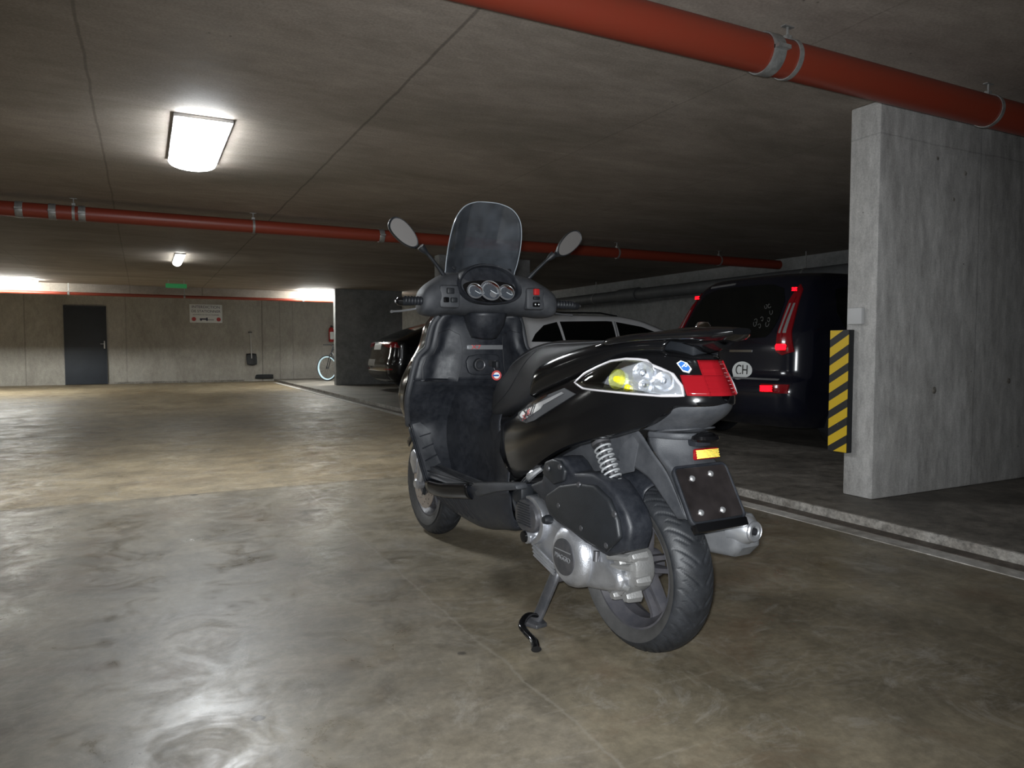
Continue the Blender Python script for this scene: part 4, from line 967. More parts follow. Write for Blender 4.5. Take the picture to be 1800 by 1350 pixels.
prism('mudguard_brow', [(-.12, .088), (-.175, .086), (-.215, .066), (-.238, .03), (-.243, -.01), (-.225, -.05), (-.18, -.078), (-.12, -.086)], 2, .684, .703, M['plastic2'], S, bevel=.006, smooth_n=3)
# plate lamp
pl = lathe('plate_lamp', [(0, .012), (.02, .010), (.034, .003), (.036, -.006), (.03, -.013), (0, -.014)], (-.245, -.012, .692), (0, 0, 1), M['gloss'], S, 28)
for v in pl.data.vertices: v.co.y = -.012 + (v.co.y + .012) * 1.25
box('lamp_foot', -.245, -.21, -.035, .02, .664, .688, M['plastic'], pl, bevel=.003)
# amber reflector, an array of prisms under a frame
rc = Vector((-.247, -.014, .644)); RM = frame4(rc + Vector((-.008, 0, 0)), (.0, -1, .0), (.25, 0, 1))
rf = box('rear_reflector', -.235, -.224, -.060, .032, .628, .660, M['redlens'], S, bevel=.006, label='amber rear reflector')
rf.data.transform(Matrix.Translation((-.018, 0, 0)))
corner_cubes('reflector_prisms', RM, .090, .031, .0028, M['retro_amber'], rf)
# licence plate bracket, tilted
PLM = Matrix.Translation((-.272, 0, .54)) @ Matrix.Rotation(math.radians(30), 4, 'Y')
def PT(v): return PLM @ Vector(v)
def rrect(w0, w1, h0, h1, r):
    o_ = []
    for cx_, cy_, a0_ in ((w1 - r, h1 - r, 0), (w0 + r, h1 - r, 90), (w0 + r, h0 + r, 180), (w1 - r, h0 + r, 270)):
        for k in range(5): o_.append((cx_ + r * math.cos(math.radians(a0_ + k * 22.5)), cy_ + r * math.sin(math.radians(a0_ + k * 22.5))))
    return o_
ph = prism('plate_holder', rrect(-.099, .099, -.088, .080, .018), 0, .0, .010, M['plastic_dark'], S, bevel=.003, f=PT)
tube('holder_frame', [PT((-.004, y, z)) for y, z in rrect(-.099, .099, -.086, .079, .018)], .0045, M['plastic'], ph, 8, closed=True)
prism('plate_backing', rrect(-.078, .078, -.064, .062, .008), 0, -.004, .002, M['plastic'], ph, bevel=.001, f=PT)
prism('plate_cover', rrect(-.093, .093, -.078, .073, .012), 0, -.0075, -.0055, M['clearbox'], ph, bevel=0, f=PT)
prism('holder_lip', [(-.094, -.108), (.094, -.108), (.096, -.084), (-.096, -.084)], 0, -.012, .012, M['gloss'], ph, bevel=.003, f=PT)
for y, z in ((.045, .042), (-.028, .05), (.058, -.055), (-.022, -.056)):
    bm = BM(); add_lathe(bm, [(0, .006), (.006, .005), (.009, .001), (.009, -.004)], PT((-.008, y, z)), PT((-1, 0, 0)) - PT((0, 0, 0)), 20); finish(bm, 'plate_screw', M['bolt'], ph)
for y, z0, z1 in ((.062, -.02, .03), (-.062, -.03, .03)):
    tube('holder_rib', [PT((-.005, y - .018, z1)), PT((-.005, y, z1)), PT((-.005, y, z0))], .0022, M['plastic2'], ph, 6)

# inner legshield and floorboard --------------------------------------
rows = []
for z, ac, ae, hw in ((1.085, 1.13, 1.10, .19), (1.05, 1.11, 1.11, .215), (.995, 1.10, 1.12, .228), (.945, 1.095, 1.12, .243), (.925, 1.095, 1.12, .262), (.90, 1.095, 1.12, .287), (.85, 1.095, 1.125, .302), (.80, 1.10, 1.13, .312)):
    rows.append([(ae + .02, hw, z), (ae, hw * .96, z), (ae - .005, hw * .84, z), (ae + .004, hw * .70, z), (ac, hw * .40, z), (ac - .012, 0, z), (ac, -hw * .40, z), (ae + .004, -hw * .70, z), (ae - .005, -hw * .84, z), (ae, -hw * .96, z), (ae + .02, -hw, z)])
ls = grid('legshield', rows, M['plastic'], S, 3, 4, solid=.004)
rows = []
for z, ac, ae, hw in ((.805, 1.10, 1.13, .312), (.785, 1.115, 1.14, .316), (.74, 1.16, 1.16, .318), (.67, 1.20, 1.20, .305), (.60, 1.23, 1.27, .272), (.50, 1.22, 1.215, .262), (.40, 1.16, 1.15, .256), (.372, 1.12, 1.12, .252), (.375, 1.03, 1.02, .246), (.39, .90, .90, .232), (.412, .76, .76, .222), (.438, .58, .58, .208), (.462, .42, .42, .196)):
    rows.append([(ae, hw, z), (ae, hw * .93, z + .001), (ac, hw * .7, z - .002), (ac, hw * .4, z - .002), (ac, 0, z - .002), (ac, -hw * .4, z - .002), (ac, -hw * .7, z - .002), (ae, -hw * .93, z + .001), (ae, -hw, z)])
fb = grid('floorboard', rows, M['plastic'], S, 4, 3, solid=.005)
# edge trim along the legshield
ed = [(1.115, .20, 1.08), (1.13, .222, 1.04), (1.135, .236, .99), (1.135, .247, .945), (1.135, .266, .925), (1.135, .29, .90), (1.14, .306, .85), (1.145, .316, .80), (1.155, .322, .76), (1.175, .322, .72), (1.22, .305, .66), (1.28, .278, .60)]
for s in (1, -1): tube('legshield_trim', cr([(a, s * y, z) for a, y, z in ed], 4), .013, M['plastic2'], ls, 12)
# rubber foot strips with ribs
LV = bvh_of(fb)
for s in (1, -1):
    st_, lay = decal('foot_mat', [(x, s * y, z) for x, y, z in [(.7, .262, .60), (.7, .235, .612), (.7, .205, .585), (.7, .175, .47), (.7, .15, .385), (.7, .245, .385), (.7, .252, .47)]], (1, 0, 0), LV, M['plastic2'], fb, .004, 6)
    for z in (.56, .51, .46, .42):
        pts = []
        for y in (.16 + (z - .4) * .2, .19 + (z - .4) * .1, .22, .24):
            h_ = LV.ray_cast(Vector((.7, s * y, z - (y - .2) * .3)), Vector((1, 0, 0)))
            if h_[0]: pts.append(h_[0] + Vector((-.006, 0, 0)))
        if len(pts) > 2: tube('foot_mat_rib', pts, .003, M['plastic'], fb, 6)
    lathe('mat_screw', [(0, .006), (.008, .004), (.008, 0)], (1.268, s * .232, .578), (-1, 0, 0), M['steel'], fb, 14)
# glove doors, seams
gd = [(.201, 1.006), (.15, 1.02), (.107, .997), (.101, .945), (.105, .86), (.121, .796), (.27, .80), (.274, .86), (.262, .895), (.225, .915), (.207, .95)]
gv = bvh_of(ls)
for s in (1, -1):
    o, lay = decal('glove_door', [(.6, s * y, z) for y, z in gd], (1, 0, 0), gv, M['plastic'], ls, .005, 5)
    tube('door_seam', [p + Vector((.003, 0, 0)) for p in lay[-1]], .0022, M['black'], o, 6, closed=True)
bdg = box('front_badge', 1.068, 1.084, -.088, .086, .934, .954, M['silver'], ls, bevel=.002, label='silver strip badge lettered X7')
text('badge_lettering', 'X7', .026, frame4((1.0665, .045, .944), (0, -1, 0), (0, 0, 1)), M['redprint'], bdg, sx=1.5)
ig = lathe('ignition_lock', [(.014, .018), (.022, .018), (.026, .010), (.030, .0), (.030, -.02)], (1.08, .028, .868), (-1, 0, 0), M['plastic_dark'], ls, 32)
lathe('lock_ring', [(.019, .019), (.0225, .021), (.026, .018)], (1.08, .028, .868), (-1, 0, 0), M['steel'], ig, 32)
box('key', 1.0, 1.062, -.018, -.012, .862, .888, M['steel'], ls, bevel=.002); box('key_head', .985, 1.03, -.03, -.01, .855, .885, M['plastic_dark'], ls, bevel=.006)
prism('lock_cover', [(.075, .905), (-.06, .912), (-.075, .885), (-.045, .83), (.02, .822), (.075, .835)], 0, 1.076, 1.10, M['plastic'], ls, bevel=.006, smooth_n=3)
tg = lathe('key_tag', [(0, .0025), (.0205, .0025), (.022, .001), (.022, -.002), (0, -.002)], (1.02, -.03, .822), (-1, .25, 0), M['redprint'], S, 36, label='red and white roundel key tag with a blue bar')
lathe('tag_centre', [(0, .0032), (.0135, .0032), (.0135, .002)], (1.02, -.03, .822), (-1, .25, 0), M['white'], tg, 28)
box('tag_bar', 1.0145, 1.0175, -.052, -.010, .8185, .8255, M['blue'], tg)
tube('tag_chain', [(1.02, -.022, .845), (1.03, -.02, .86), (1.03, -.02, .87)], .0015, M['bolt'], tg, 6)
# centre tunnel
rows = []
for a, zt, y in ((1.27, .80, .11), (1.19, .79, .105), (1.12, .765, .10), (1.08, .735, .092), (1.02, .68, .085), (.95, .645, .085), (.88, .635, .09), (.80, .64, .10), (.70, .655, .12), (.60, .665, .135)):
    rows.append([(a, y + .05, .375 if a > .9 else .40), (a, y + .012, .42), (a, y, zt - .07), (a, y * .85, zt - .02), (a, y * .4, zt), (a, 0, zt + .004), (a, -y * .4, zt), (a, -y * .85, zt - .02), (a, -y, zt - .07), (a, -y - .012, .42), (a, -y - .05, .375 if a > .9 else .40)])
grid('centre_tunnel', rows, M['plastic'], S, 4, 4, solid=.004)
rows = []     # panel under the seat nose
for a, z0, z1, y in ((.74, .42, .69, .105), (.80, .45, .68, .10), (.86, .50, .675, .085), (.90, .56, .685, .05)):
    rows.append([(a, y, z0), (a, y, (z0 + z1) / 2), (a, y * .9, z1), (a, 0, z1 + .005), (a, -y * .9, z1), (a, -y, (z0 + z1) / 2), (a, -y, z0)])
grid('seat_nose_panel', rows, M['plastic'], S, 3, 3, solid=.004)
# outer fairing (gloss) and belly
for s in (1, -1):
    rows = []
    for z, ae, ye, p in ((1.09, 1.13, .185, [(1.25, .165), (1.40, .11), (1.50, .05), (1.53, 0)]), (1.04, 1.15, .226, [(1.28, .195), (1.45, .12), (1.56, .05), (1.59, 0)]), (.95, 1.15, .250, [(1.30, .215), (1.50, .13), (1.62, .055), (1.65, 0)]), (.87, 1.155, .300, [(1.31, .26), (1.53, .15), (1.66, .06), (1.69, 0)]), (.79, 1.165, .322, [(1.32, .295), (1.55, .17), (1.69, .065), (1.72, 0)]),
                         (.71, 1.20, .325, [(1.33, .30), (1.55, .18), (1.70, .07), (1.73, 0)]), (.64, 1.25, .300, [(1.34, .275), (1.52, .175), (1.66, .07), (1.69, 0)]), (.58, 1.26, .270, [(1.34, .24), (1.46, .16), (1.56, .07), (1.58, 0)])):
        rows.append([(ae, s * ye, z)] + [(a, s * y, z) for a, y in p])
    fr_ = grid('front_fairing', rows, M['gloss'], S, 4, 5, solid=.004)
    rows = []    # belly side panel, top edge under the footboard
    for (ta, ty, tz), (ba, by_, bz) in (((1.285, .268, .592), (1.29, .20, .56)), ((1.22, .262, .50), (1.25, .18, .44)), ((1.15, .257, .40), (1.22, .15, .30)), ((1.115, .254, .366), (1.17, .13, .245)), ((1.0, .244, .37), (1.0, .115, .208)), ((.85, .228, .392), (.86, .11, .206)), ((.70, .215, .415), (.71, .12, .236)), ((.56, .203, .435), (.585, .13, .262)), ((.50, .198, .445), (.55, .135, .30))):
        rows.append([(ta, s * ty, tz), (ta, s * (ty + .004), tz - .018), (ta * .75 + ba * .25, s * (ty * .93), tz * .72 + bz * .28), (ta * .4 + ba * .6, s * (ty * .55 + by_ * .45), tz * .36 + bz * .64), (ba, s * by_, bz), (ba, s * by_ * .3, bz - .004)])
    bl = grid('belly_panel', rows, M['gloss'] if False else M['plastic'], S, 4, 4, solid=.003)
    bb_ = bvh_of(bl)
    for k in range(7):
        a = 1.10 - k * .042; pts = []
        for z, da in ((.33, .0), (.31, .006), (.29, .012), (.27, .018), (.25, .024)):
            h_ = bb_.ray_cast(Vector((a - da, s * .5, z)), Vector((0, -s, 0)))
            if h_[0]: pts.append(h_[0])
        if len(pts) > 2: tube('belly_slot', pts, .006, M['black'], bl, 6)
    # glossy sill strip
    rows = []
    for a, y, z in ((1.118, .258, .372), (1.0, .250, .376), (.88, .238, .392), (.775, .229, .408)):
        rows.append([(a, s * (y - .012), z + .004), (a, s * (y + .004), z - .002), (a, s * (y + .006), z - .02), (a, s * (y - .004), z - .045), (a, s * (y - .02), z - .058)])
    grid('sill_strip', rows, M['gloss'], S, 5, 3, solid=.004)
    prism('footpeg_cover', [(.77, .405), (.76, .42), (.58, .448), (.42, .472), (.41, .45), (.55, .42), (.72, .37)], 1, s * .17 if s > 0 else -.222, .222 if s > 0 else -.17, M['plastic2'], S, bevel=.01)
prism('fairing_top', [(1.13, .183), (1.25, .163), (1.40, .108), (1.50, .049), (1.528, 0), (1.50, -.049), (1.40, -.108), (1.25, -.163), (1.13, -.183)], 2, 1.074, 1.086, M['gloss'], S, bevel=.004)
grid('belly_floor', [[(1.2, .12, .26), (1.2, 0, .25), (1.2, -.12, .26)], [(.9, .11, .21), (.9, 0, .2), (.9, -.11, .21)], [(.56, .13, .28), (.56, 0, .27), (.56, -.13, .28)]], M['plastic_dark'], S, 4, 4, solid=.004)
box('radiator_guard', 1.08, 1.18, -.13, .13, .25, .35, M['plastic_dark'], S, bevel=.02)

# steering: cowl, dash, screen, bars, mirrors, all turned slightly to the right
SA = math.radians(-6)
def SW(v):
    x, y, z = v[0] - 1.08, v[1], v[2]; return Vector((1.08 + x * math.cos(SA) - y * math.sin(SA), x * math.sin(SA) + y * math.cos(SA), z))
rows = []
for y, ca, cz, ra, rz in ((-.31, 1.03, 1.125, .04, .035), (-.295, 1.04, 1.133, .075, .055), (-.25, 1.06, 1.148, .10, .075), (-.17, 1.09, 1.172, .12, .09), (-.08, 1.11, 1.17, .13, .088), (0, 1.115, 1.168, .13, .086), (.08, 1.11, 1.17, .13, .088), (.17, 1.09, 1.172, .12, .09), (.25, 1.06, 1.148, .10, .075), (.295, 1.04, 1.133, .075, .055), (.31, 1.03, 1.125, .04, .035)):
    rows.append([(ca + ra * math.copysign(abs(math.cos(t)) ** .8, math.cos(t)), y, cz + rz * math.copysign(abs(math.sin(t)) ** .85, math.sin(t))) for t in [2 * PI * k / 12 for k in range(12)]])
cw = grid('handlebar_cowl', rows, M['plastic2'], S, 3, 4, cv=True, capends=True, f=SW, angle=50)
# dash bowl
out = [(-.135, 1.20), (-.12, 1.245), (-.08, 1.278), (-.02, 1.292), (.04, 1.29), (.09, 1.27), (.125, 1.235), (.137, 1.20), (.125, 1.165), (.085, 1.138), (.03, 1.127), (-.03, 1.127), (-.085, 1.138), (-.125, 1.165)]
def DP(p, h):      # dash plane: leans forward with height
    y, z = p; return SW((.942 + max(0, z - 1.15) * .45 + h, y + .016, z))
pts = [Vector((q.x, q.y)) for q in cr([(y, z, 0) for y, z in out], 3, True)]
cy, cz = 0, 1.195
bm = BM(); ringsd = []
for sc, h in ((1.04, .12), (1.06, .0), (1.02, -.012), (.97, -.010), (.93, .004), (.90, .018)):
    ringsd.append([bm.verts.new(DP((cy + (p.x - cy) * sc, cz + (p.y - cz) * sc), h)) for p in pts])
for A, B_ in zip(ringsd, ringsd[1:]):
    for i in range(len(A)): bm.faces.new((A[i], A[(i + 1) % len(A)], B_[(i + 1) % len(A)], B_[i]))
bm.faces.new(ringsd[-1])
ds = finish(bm, 'dash_hood', M['plastic'], S, angle=60)
low = [(-.118, 1.20), (-.105, 1.165), (-.075, 1.143), (-.03, 1.134), (.03, 1.134), (.075, 1.143), (.105, 1.165), (.118, 1.20), (.09, 1.217), (.03, 1.226), (-.03, 1.226), (-.09, 1.217)]
bm = BM(); vv = [bm.verts.new(DP((p.x, p.y), .013)) for p in cr([(y, z, 0) for y, z in low], 3, True)]; bm.faces.new(vv)
finish(bm, 'gauge_panel', M['gloss'], ds)
nrm = (DP((0, 1.2), -1) - DP((0, 1.2), 0)).normalized(); nrm = (nrm + Vector((0, 0, .45))).normalized()
for y, z, r in ((.070, 1.178, .034), (0, 1.182, .045), (-.072, 1.176, .035)):
    c = DP((y, z), .008)
    g = lathe('gauge', [(0, .0), (r * .92, .0)], c, nrm, M['gauge'], ds, 40, label='round instrument dial')
    lathe('gauge_ring', [(r * .9, .001), (r * .95, .007), (r, .007), (r * 1.04, .0)], c, nrm, M['silver'], g, 48)
    _, u, v = basis(nrm); bm = BM()
    for k in range(22):
        a = -.4 + k * (PI + .8) / 21; p0 = c + (u * math.cos(a) + v * math.sin(a)) * r * .70; p1_ = c + (u * math.cos(a) + v * math.sin(a)) * r * .84
        add_tube(bm, [p0 + nrm * .001, p1_ + nrm * .001], .0009, 4)
    finish(bm, 'dial_marks', M['white'], g)
    tube('needle', [c + nrm * .003, c + nrm * .003 + (u * .8 + v * -.5) * r * .75], .0013, M['white'], g, 6)
    if r > .035: lathe('lcd_window', [(0, .002), (r * .34, .002), (r * .34, .001)], c - v * r * .42 + u * r * .2, nrm, M['silver'], g, 24)
    lathe('gauge_glass', [(0, .010), (r * .6, .009), (r * .95, .006)], c, nrm, M['clear'], g, 40)
# windscreen
rows = []
HW = [(1.205, .17), (1.24, .176), (1.27, .163), (1.31, .166), (1.37, .167), (1.43, .162), (1.48, .150), (1.515, .130), (1.54, .103), (1.555, .068), (1.562, .03)]
for z, hw in HW:
    ac = 1.225 - (z - 1.205) * .52 - (max(0, z - 1.4)) ** 2 * .4
    rows.append([(ac - 2.6 * y * y, y, z) for y in [hw * k / 4 for k in range(-4, 5)]])
ws = grid('windscreen', rows, M['screen'], S, 4, 3, f=SW, solid=.003)
e1 = [r[0] for r in rows]; e2 = [r[-1] for r in rows]
tube('screen_edge', [SW(p) for p in cr(e1 + e2[::-1], 4)], .0022, M['screen_edge'], ws, 6)
for s in (1, -1): lathe('screen_bolt', [(0, .006), (.008, .004), (.009, 0)], SW((1.10, s * .13, 1.285)), (-1, 0, .2), M['plastic_dark'], ws, 16)
# front of the cowl under the screen, carrying the headlamp side
rows = []
for z, a0, y in ((1.25, 1.16, .15), (1.20, 1.24, .17), (1.14, 1.30, .18), (1.06, 1.33, .17), (1.0, 1.30, .14)):
    rows.append([(a0 - .14, y, z), (a0 - .05, y * .8, z), (a0, 0, z), (a0 - .05, -y * .8, z), (a0 - .14, -y, z)])
grid('front_cowl', rows, M['gloss'], S, 4, 4, f=SW, solid=.004)
# neck between cowl and legshield
grid('steering_neck', [[(1.16, .08, 1.09), (1.03, .085, 1.09), (.985, .05, 1.09), (.975, 0, 1.09), (.985, -.05, 1.09), (1.03, -.085, 1.09), (1.16, -.08, 1.09)], [(1.16, .07, 1.04), (1.05, .075, 1.035), (1.01, .045, 1.03), (1.0, 0, 1.03), (1.01, -.045, 1.03), (1.05, -.075, 1.035), (1.16, -.07, 1.04)], [(1.16, .05, .985), (1.075, .055, .985), (1.05, .03, .98), (1.045, 0, .978), (1.05, -.03, .98), (1.075, -.055, .985), (1.16, -.05, .985)]], M['plastic'], S, 5, 4, f=SW, solid=.004)
# bars, levers, switches, mirrors
for s in (1, -1):
    gp = tube('handlebar_grip', [SW((1.0, s * .27, 1.135)), SW((.985, s * .36, 1.13)), SW((.98, s * .395, 1.128))], [.0165, .0175, .0175], M['plastic_dark'], S, 20)
    for k in range(7): lathe('grip_rib', [(.0175, -.003), (.0188, 0), (.0175, .003)], SW((.99 - k * .0015, s * (.30 + k * .013), 1.133)), SW((0, s, 0)) - SW((0, 0, 0)), M['plastic'], gp, 20)
    lathe('bar_end', [(0, .026), (.007, .026), (.009, .022), (.016, .018), (.019, 0), (.0, 0)], SW((.98, s * .393, 1.128)), SW((0, s, 0)) - SW((0, 0, 0)), M['plastic_dark'] if s < 0 else M['gloss'], gp, 24)
    lathe('bar_end_bolt', [(0, .029), (.006, .028), (.006, .02)], SW((.98, s * .393, 1.128)), SW((0, s, 0)) - SW((0, 0, 0)), M['bolt'], gp, 14)
    tube('brake_lever', [SW(p) for p in cr([(1.05, s * .26, 1.115), (1.075, s * .31, 1.105), (1.065, s * .37, 1.095), (1.045, s * .42, 1.09)], 4)], [.009] * 4 + [.0065] * 8 + [.009], M['silver'] if s > 0 else M['steel'], S, 12, flat=(1, .7))
    # switch pod
    sw = box('switch_pod', -.03, .03, -.045, .045, -.045, .05, M['plastic2'], S, bevel=.014, T=Matrix.Translation(SW((.99, s * .195, 1.15))) @ Matrix.Rotation(SA, 4, 'Z'))
    for j, (dy, dz, w1, h1, m_) in enumerate(((.0, .025, .016, .012, 'plastic_dark'), (-.015 * s, -.012, .014, .010, 'plastic_dark'), (.018 * s, -.012, .011, .011, 'gloss')) if s > 0 else ((.0, .032, .013, .014, 'red'), (.0, .006, .015, .007, 'plastic_dark'), (.0, -.022, .016, .010, 'gloss'))):
        p = SW((.957, s * .195 + dy, 1.15 + dz)); box('switch_button', p.x - .008, p.x + .008, p.y - w1, p.y + w1, p.z - h1, p.z + h1, M[m_], sw, bevel=.004)
    if s < 0:
        for dy in (-.007, .009):
            p = SW((.947, s * .195 + dy, 1.128)); bm = BM(); bmesh.ops.create_uvsphere(bm, u_segments=10, v_segments=6, radius=.0035, matrix=Matrix.Translation(p)); finish(bm, 'switch_mark', M['white'], sw)
    # mirror
    sm = tube('mirror_stalk', [SW(p) for p in cr([(1.05, s * .165, 1.205), (1.045, s * .185, 1.235), (1.02, s * .255, 1.31), (1.01, s * .305, 1.355)], 5)], [.02] * 4 + [.010] * 4 + [.0075] * 5 + [.012, .016, .016], M['plastic_dark'], S, 14)
    c = Vector((1.0, s * .375, 1.405)); ax1 = Vector((0, s * .74, .67)); ax2 = Vector((0, -s * .67, .74))
    tl = math.radians(2)
    def MP(u, v, h): return SW(c + ax1 * u + ax2 * v + Vector((h, 0, 0)))
    shp = [(u, v) for u, v in ((-.072, -.0), (-.06, -.022), (-.02, -.036), (.03, -.037), (.062, -.026), (.074, 0), (.066, .022), (.035, .035), (-.01, .034), (-.05, .022))]
    sh = [(q.x, q.y) for q in cr([(u, v, 0) for u, v in shp], 4, True)]
    bm = BM(); R_ = [[bm.verts.new(MP(u * k, v * k, h)) for u, v in sh] for k, h in ((.93, -.004), (1.0, -.006), (1.05, .0), (1.04, .012), (.85, .030), (.5, .040), (.1, .043))]
    for A, B_ in zip(R_, R_[1:]):
        for i in range(len(A)): bm.faces.new((A[i], A[(i + 1) % len(A)], B_[(i + 1) % len(A)], B_[i]))
    bm.faces.new(R_[-1]); mh = finish(bm, 'mirror', M['plastic_dark'], S, angle=60)
    bm = BM(); bm.faces.new([bm.verts.new(MP(u * .94, v * .94, -.003)) for u, v in sh]); finish(bm, 'mirror_glass', M['mirror'], mh, label='reflective mirror glass')
    tube('mirror_neck', [MP(-.075, 0, .012), MP(-.045, 0, .026)], [.012, .017], M['plastic_dark'], mh, 12)

# engine, transmission, shock, stand, exhaust ---------------------------
AB = [(.389, .467), (.30, .501), (.282, .565), (.223, .588), (.177, .594), (.147, .58), (.112, .551), (.06, .561), (.013, .566), (-.062, .551), (-.108, .518), (-.147, .481), (-.168, .442), (-.166, .408), (-.15, .370), (-.062, .332), (-.029, .335), (.049, .344), (.136, .365), (.208, .375), (.257, .389), (.285, .429)]
ab = prism('air_filter_box', AB, 1, .10, .19, M['plastic'], S, bevel=.014, bseg=3)
prism('filter_lid', [(.25, .46), (.168, .505), (.074, .528), (-.015, .536), (-.085, .508), (-.128, .455), (-.14, .406), (-.075, .350), (-.002, .356), (.104, .375), (.205, .395), (.248, .42)], 1, .185, .206, M['plastic_dark'], ab, bevel=.009, bseg=3)
prism('filter_snorkel', [(.278, .525), (.262, .568), (.215, .583), (.175, .582), (.14, .555), (.15, .52), (.21, .50)], 1, .185, .202, M['plastic_dark'], ab, bevel=.008, bseg=3)
bm = BM()
for a, z in ((.06, .525), (.17, .44), (.045, .395), (-.08, .372), (.235, .55), (-.115, .47), (.165, .565)): add_lathe(bm, [(0, .004), (.008, .004), (.010, 0)], (a, .203, z), (0, 1, 0), 12)
finish(bm, 'lid_screws', M['steel'], ab)
prism('transmission_case', [(.431, .413), (.333, .394), (.254, .356), (.20, .349), (.145, .345), (.092, .345), (.03, .33), (-.03, .30), (-.07, .283), (-.089, .239), (-.038, .213), (.057, .195), (.153, .180), (.226, .187), (.275, .212), (.325, .223), (.41, .243), (.45, .262), (.475, .30), (.48, .345), (.46, .39)], 1, .06, .160, M['alu'], S, bevel=.022, smooth_n=2, bseg=3)
cl = lathe('clutch_cover', [(.102, -.03), (.100, -.005), (.094, .012), (.080, .026), (.064, .032), (.0, .032)], (.150, .165, .277), (0, 1, 0), M['alu'], S, 64)
dc = lathe('cover_disc', [(.059, .0), (.058, .004), (.05, .006), (0, .006)], (.150, .197, .279), (0, 1, 0), M['steel'], cl, 48, label='dark disc lettered PIAGGIO')
text('cover_lettering', 'PIAGGIO', .022, frame4((.150, .2035, .277), (-1, 0, -.05), (0, 0, 1)), M['silver'], dc)
box('cover_stripe', .105, .195, .2025, .2045, .298, .301, M['silver'], dc)
vc = prism('variator_cover', [(.475, .34), (.47, .385), (.43, .415), (.375, .408), (.335, .375), (.335, .335), (.365, .305), (.42, .300), (.455, .315)], 1, .155, .192, M['steel'], S, bevel=.01, smooth_n=2)
bm = BM()
for k in range(9): add_box(bm, .36 + k * .001, .45, .190, .1955, .325 + k * .009, .329 + k * .009)
finish(bm, 'cover_fins', M['plastic'], vc)
prism('variator_band', [(.42, .425), (.37, .425), (.32, .39), (.305, .34), (.325, .29), (.37, .262), (.385, .275), (.345, .305), (.33, .34), (.34, .378), (.378, .408), (.415, .41)], 1, .15, .178, M['alu'], vc, bevel=.006, smooth_n=2)
b1 = lathe('pivot_boss', [(.0, .03), (.014, .03), (.026, .02), (.03, -.02)], (.405, .165, .285), (0, 1, 0), M['alu'], S, 28); lathe('pivot_cap', [(0, .036), (.018, .034), (.021, .026)], (.405, .165, .285), (0, 1, 0), M['gloss'], b1, 24)
bm = BM()
for k in range(4): add_tube(bm, [(.385 - k * .004, .172, .262 - k * .012), (.245, .172, .222 - k * .010)], .0045, 8)
finish(bm, 'case_ribs', M['alu'], S)
lathe('engine_plug', [(0, .02), (.012, .02), (.016, .008), (.016, -.01)], (.292, .165, .365), (0, 1, 0), M['plastic_dark'], S, 20)
# gearbox housing at the axle
gb = prism('gearbox_housing', [(.035, .315), (-.03, .345), (-.085, .350), (-.112, .325), (-.118, .27), (-.09, .225), (-.04, .195), (.02, .19), (.06, .22), (.065, .28)], 1, .05, .125, M['alud'], S, bevel=.012, smooth_n=2, bseg=2)
bm = BM()
for a, z, r, y0, y1 in ((-.10, .33, .022, .08, .14), (-.115, .262, .02, .08, .135), (-.075, .205, .024, .08, .14), (-.02, .195, .02, .08, .145), (-.05, .30, .030, .10, .150), (-.02, .265, .016, .1, .155), (-.07, .262, .018, .1, .150), (0, .318, .018, .09, .15), (.03, .30, .015, .1, .16)):
    r *= .72; add_lathe(bm, [(0, y1 - .008), (r * .75, y1 - .008), (r, y1 - .014), (r * 1.25, y0)], (a, 0, z), (0, 1, 0), 7, )
for p, q, r in (((-.02, .15, .318), (-.10, .135, .328), .011), ((-.01, .148, .285), (-.10, .13, .30), .010), ((-.03, .145, .24), (-.10, .13, .235), .010)): add_tube(bm, [p, q], r, 10)
finish(bm, 'housing_lugs', M['alud'], gb)
tube('breather_cap', [(-.035, .155, .335), (-.055, .155, .365)], .010, M['plastic_dark'], gb, 12)
tube('drain_hose', [(.02, .165, .325), (.018, .168, .295)], [.010, .011], M['steel'], gb, 12)
lathe('axle_nut', [(0, .03), (.016, .03), (.018, .01), (.026, .005), (.026, -.01)], (0, .06, .265), (0, 1, 0), M['steel'], gb, 24)
prism('inner_panel', [(.36, .57), (.223, .63), (.11, .652), (-.05, .70), (-.09, .66), (-.067, .575), (-.017, .560), (.062, .556), (.179, .53), (.27, .50)], 1, .09, .098, M['plastic2'], S, bevel=.003)
# engine block and frame bits between belly and transmission
box('engine_block', .22, .56, -.12, .10, .24, .46, M['steel'], S, bevel=.03)
box('swing_arm_bracket', .46, .56, .06, .15, .30, .42, M['plastic_dark'], S, bevel=.02)
tube('cable', cr([(.56, .15, .45), (.47, .17, .44), (.43, .175, .47), (.36, .15, .53), (.30, .13, .60)], 5), .006, M['plastic_dark'], S, 8)
tube('cable', cr([(.50, .16, .34), (.52, .17, .40), (.46, .18, .45), (.40, .15, .52)], 5), .008, M['plastic_dark'], S, 8)
tube('fuel_hose', cr([(.43, .16, .48), (.39, .175, .50), (.36, .15, .53)], 4), [.012] * 3 + [.014] * 3 + [.012] * 3, M['silver'], S, 10)
box('cable_clip', .47, .50, .165, .178, .405, .435, M['white'], S, bevel=.003)
box('stand_switch', .44, .50, .13, .185, .39, .46, M['plastic_dark'], S, bevel=.01)
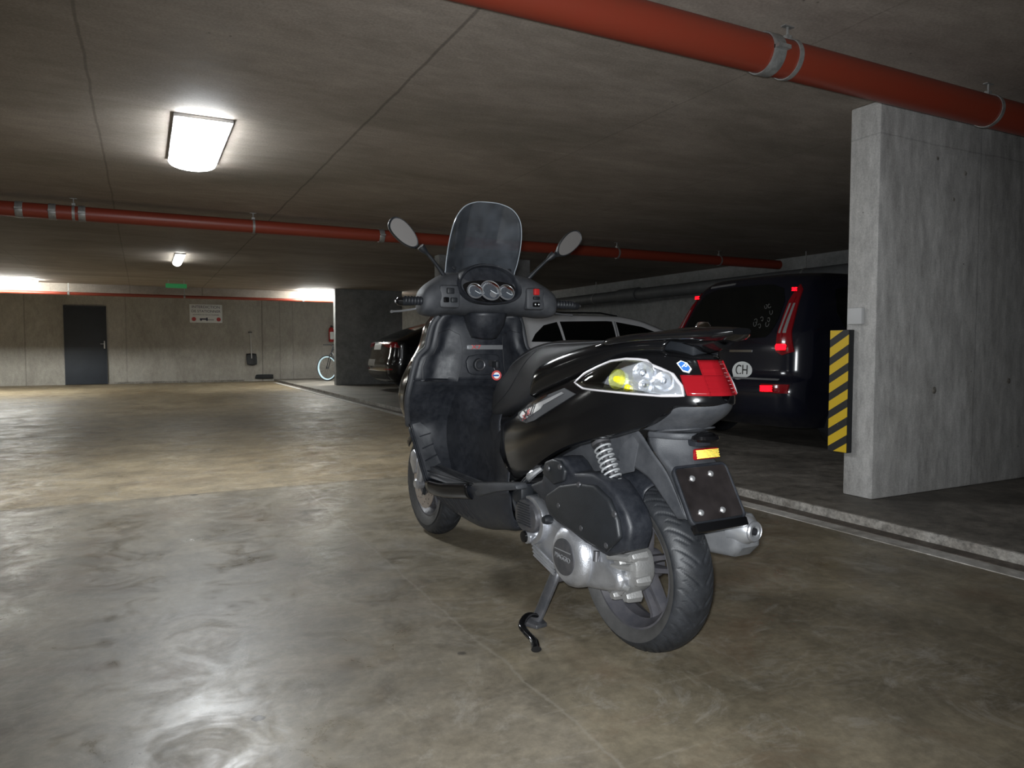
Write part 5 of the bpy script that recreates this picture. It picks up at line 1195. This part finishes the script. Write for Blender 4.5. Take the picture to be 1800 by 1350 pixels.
# shock absorber
a0, a1 = Vector((.045, .132, .648)), Vector((-.088, .132, .438)); dv = a1 - a0
sh_ = tube('shock_absorber', [a0, a0 + dv * .45, a0 + dv * .46, a1], [.010, .010, .018, .018], M['steel'], S, 18)
_, u, v = basis(dv); pts = []; TN = 13.5; rads = []
for k in range(int(TN * 18) + 1):
    t = k / (TN * 18); ang = 2 * PI * TN * t; r = .0255 if t < .7 else .0255 - (t - .7) * .04
    pts.append(a0 + dv * (.04 + .9 * t) + (u * math.cos(ang) + v * math.sin(ang)) * r)
tube('coil_spring', pts, .0034, M['spring'], sh_, 8, label='pale grey coil spring')
lathe('spring_seat', [(.012, -.006), (.03, -.006), (.03, .004), (.012, .004)], a0, dv, M['steel'], sh_, 24, True); lathe('spring_seat', [(.012, -.006), (.024, -.006), (.024, .004), (.012, .004)], a1 - dv * .05, dv, M['steel'], sh_, 24, True)
# centre stand
cs = tube('centre_stand', cr([(.30, .085, .235), (.275, .14, .19), (.29, .16, .13), (.318, .178, .05), (.33, .19, .012)], 4), [.016] * 17, M['steel'], S, 12, flat=(1.3, .8))
tube('stand_leg', cr([(.30, -.085, .235), (.275, -.14, .19), (.29, -.16, .13), (.318, -.178, .05), (.33, -.19, .012)], 4), .015, M['steel'], cs, 12, flat=(1.3, .8))
tube('stand_crossbar', [(.285, .15, .16), (.285, -.15, .16)], .012, M['steel'], cs, 10)
prism('stand_foot', [(.375, .155), (.39, .20), (.33, .235), (.285, .215), (.29, .17)], 2, .0, .014, M['steel'], cs, bevel=.003)
prism('stand_foot', [(.375, -.155), (.39, -.20), (.33, -.235), (.285, -.215), (.29, -.17)], 2, .0, .014, M['steel'], cs, bevel=.003)
tube('stand_lever', cr([(.325, .185, .03), (.31, .235, .045), (.255, .290, .042), (.21, .300, .034), (.155, .305, .028), (.108, .325, .022)], 5), [.010] * 14 + [.0095] * 6 + [.011] * 5 + [.013], M['gloss'], cs, 14, flat=(1.25, .8), label='worn black foot lever of the stand')
# exhaust on the right
ms = prism('muffler', [(.12, .40), (.02, .445), (-.13, .455), (-.235, .45), (-.262, .42), (-.265, .36), (-.235, .327), (-.12, .315), (.02, .315), (.12, .345)], 1, -.235, -.125, M['muff'], S, bevel=.035, smooth_n=1, bseg=5)
oc = lathe('muffler_outlet', [(.046, -.05), (.040, .0), (.030, .014), (.026, .022), (.018, .022), (.012, .016), (.010, -.01), (0, -.01)], (-.272, -.165, .412), (-1, -.1, .0), M['silver'], ms, 40)
lathe('outlet_bore', [(0, .0), (.0105, .0), (.0105, .020)], (-.274, -.165, .412), (-1, -.1, 0), M['black'], oc, 20)
lathe('outlet_ring', [(.026, .020), (.0285, .023), (.031, .018), (.030, .012)], (-.272, -.165, .412), (-1, -.1, 0), M['alu'], oc, 40)
prism('muffler_shield', [(.08, .40), (-.02, .44), (-.17, .452), (-.19, .42), (-.17, .38), (.06, .36)], 1, -.250, -.232, M['plastic'], ms, bevel=.006)
tube('exhaust_pipe', cr([(.10, -.17, .37), (.25, -.15, .30), (.42, -.06, .26), (.5, 0, .30)], 5), .022, M['steel'], S, 16)
lathe('muffler_bracket', [(0, .0), (.026, .0), (.026, .03), (0, .03)], (-.19, -.16, .47), (0, 1, 0), M['plastic_dark'], S, 24)
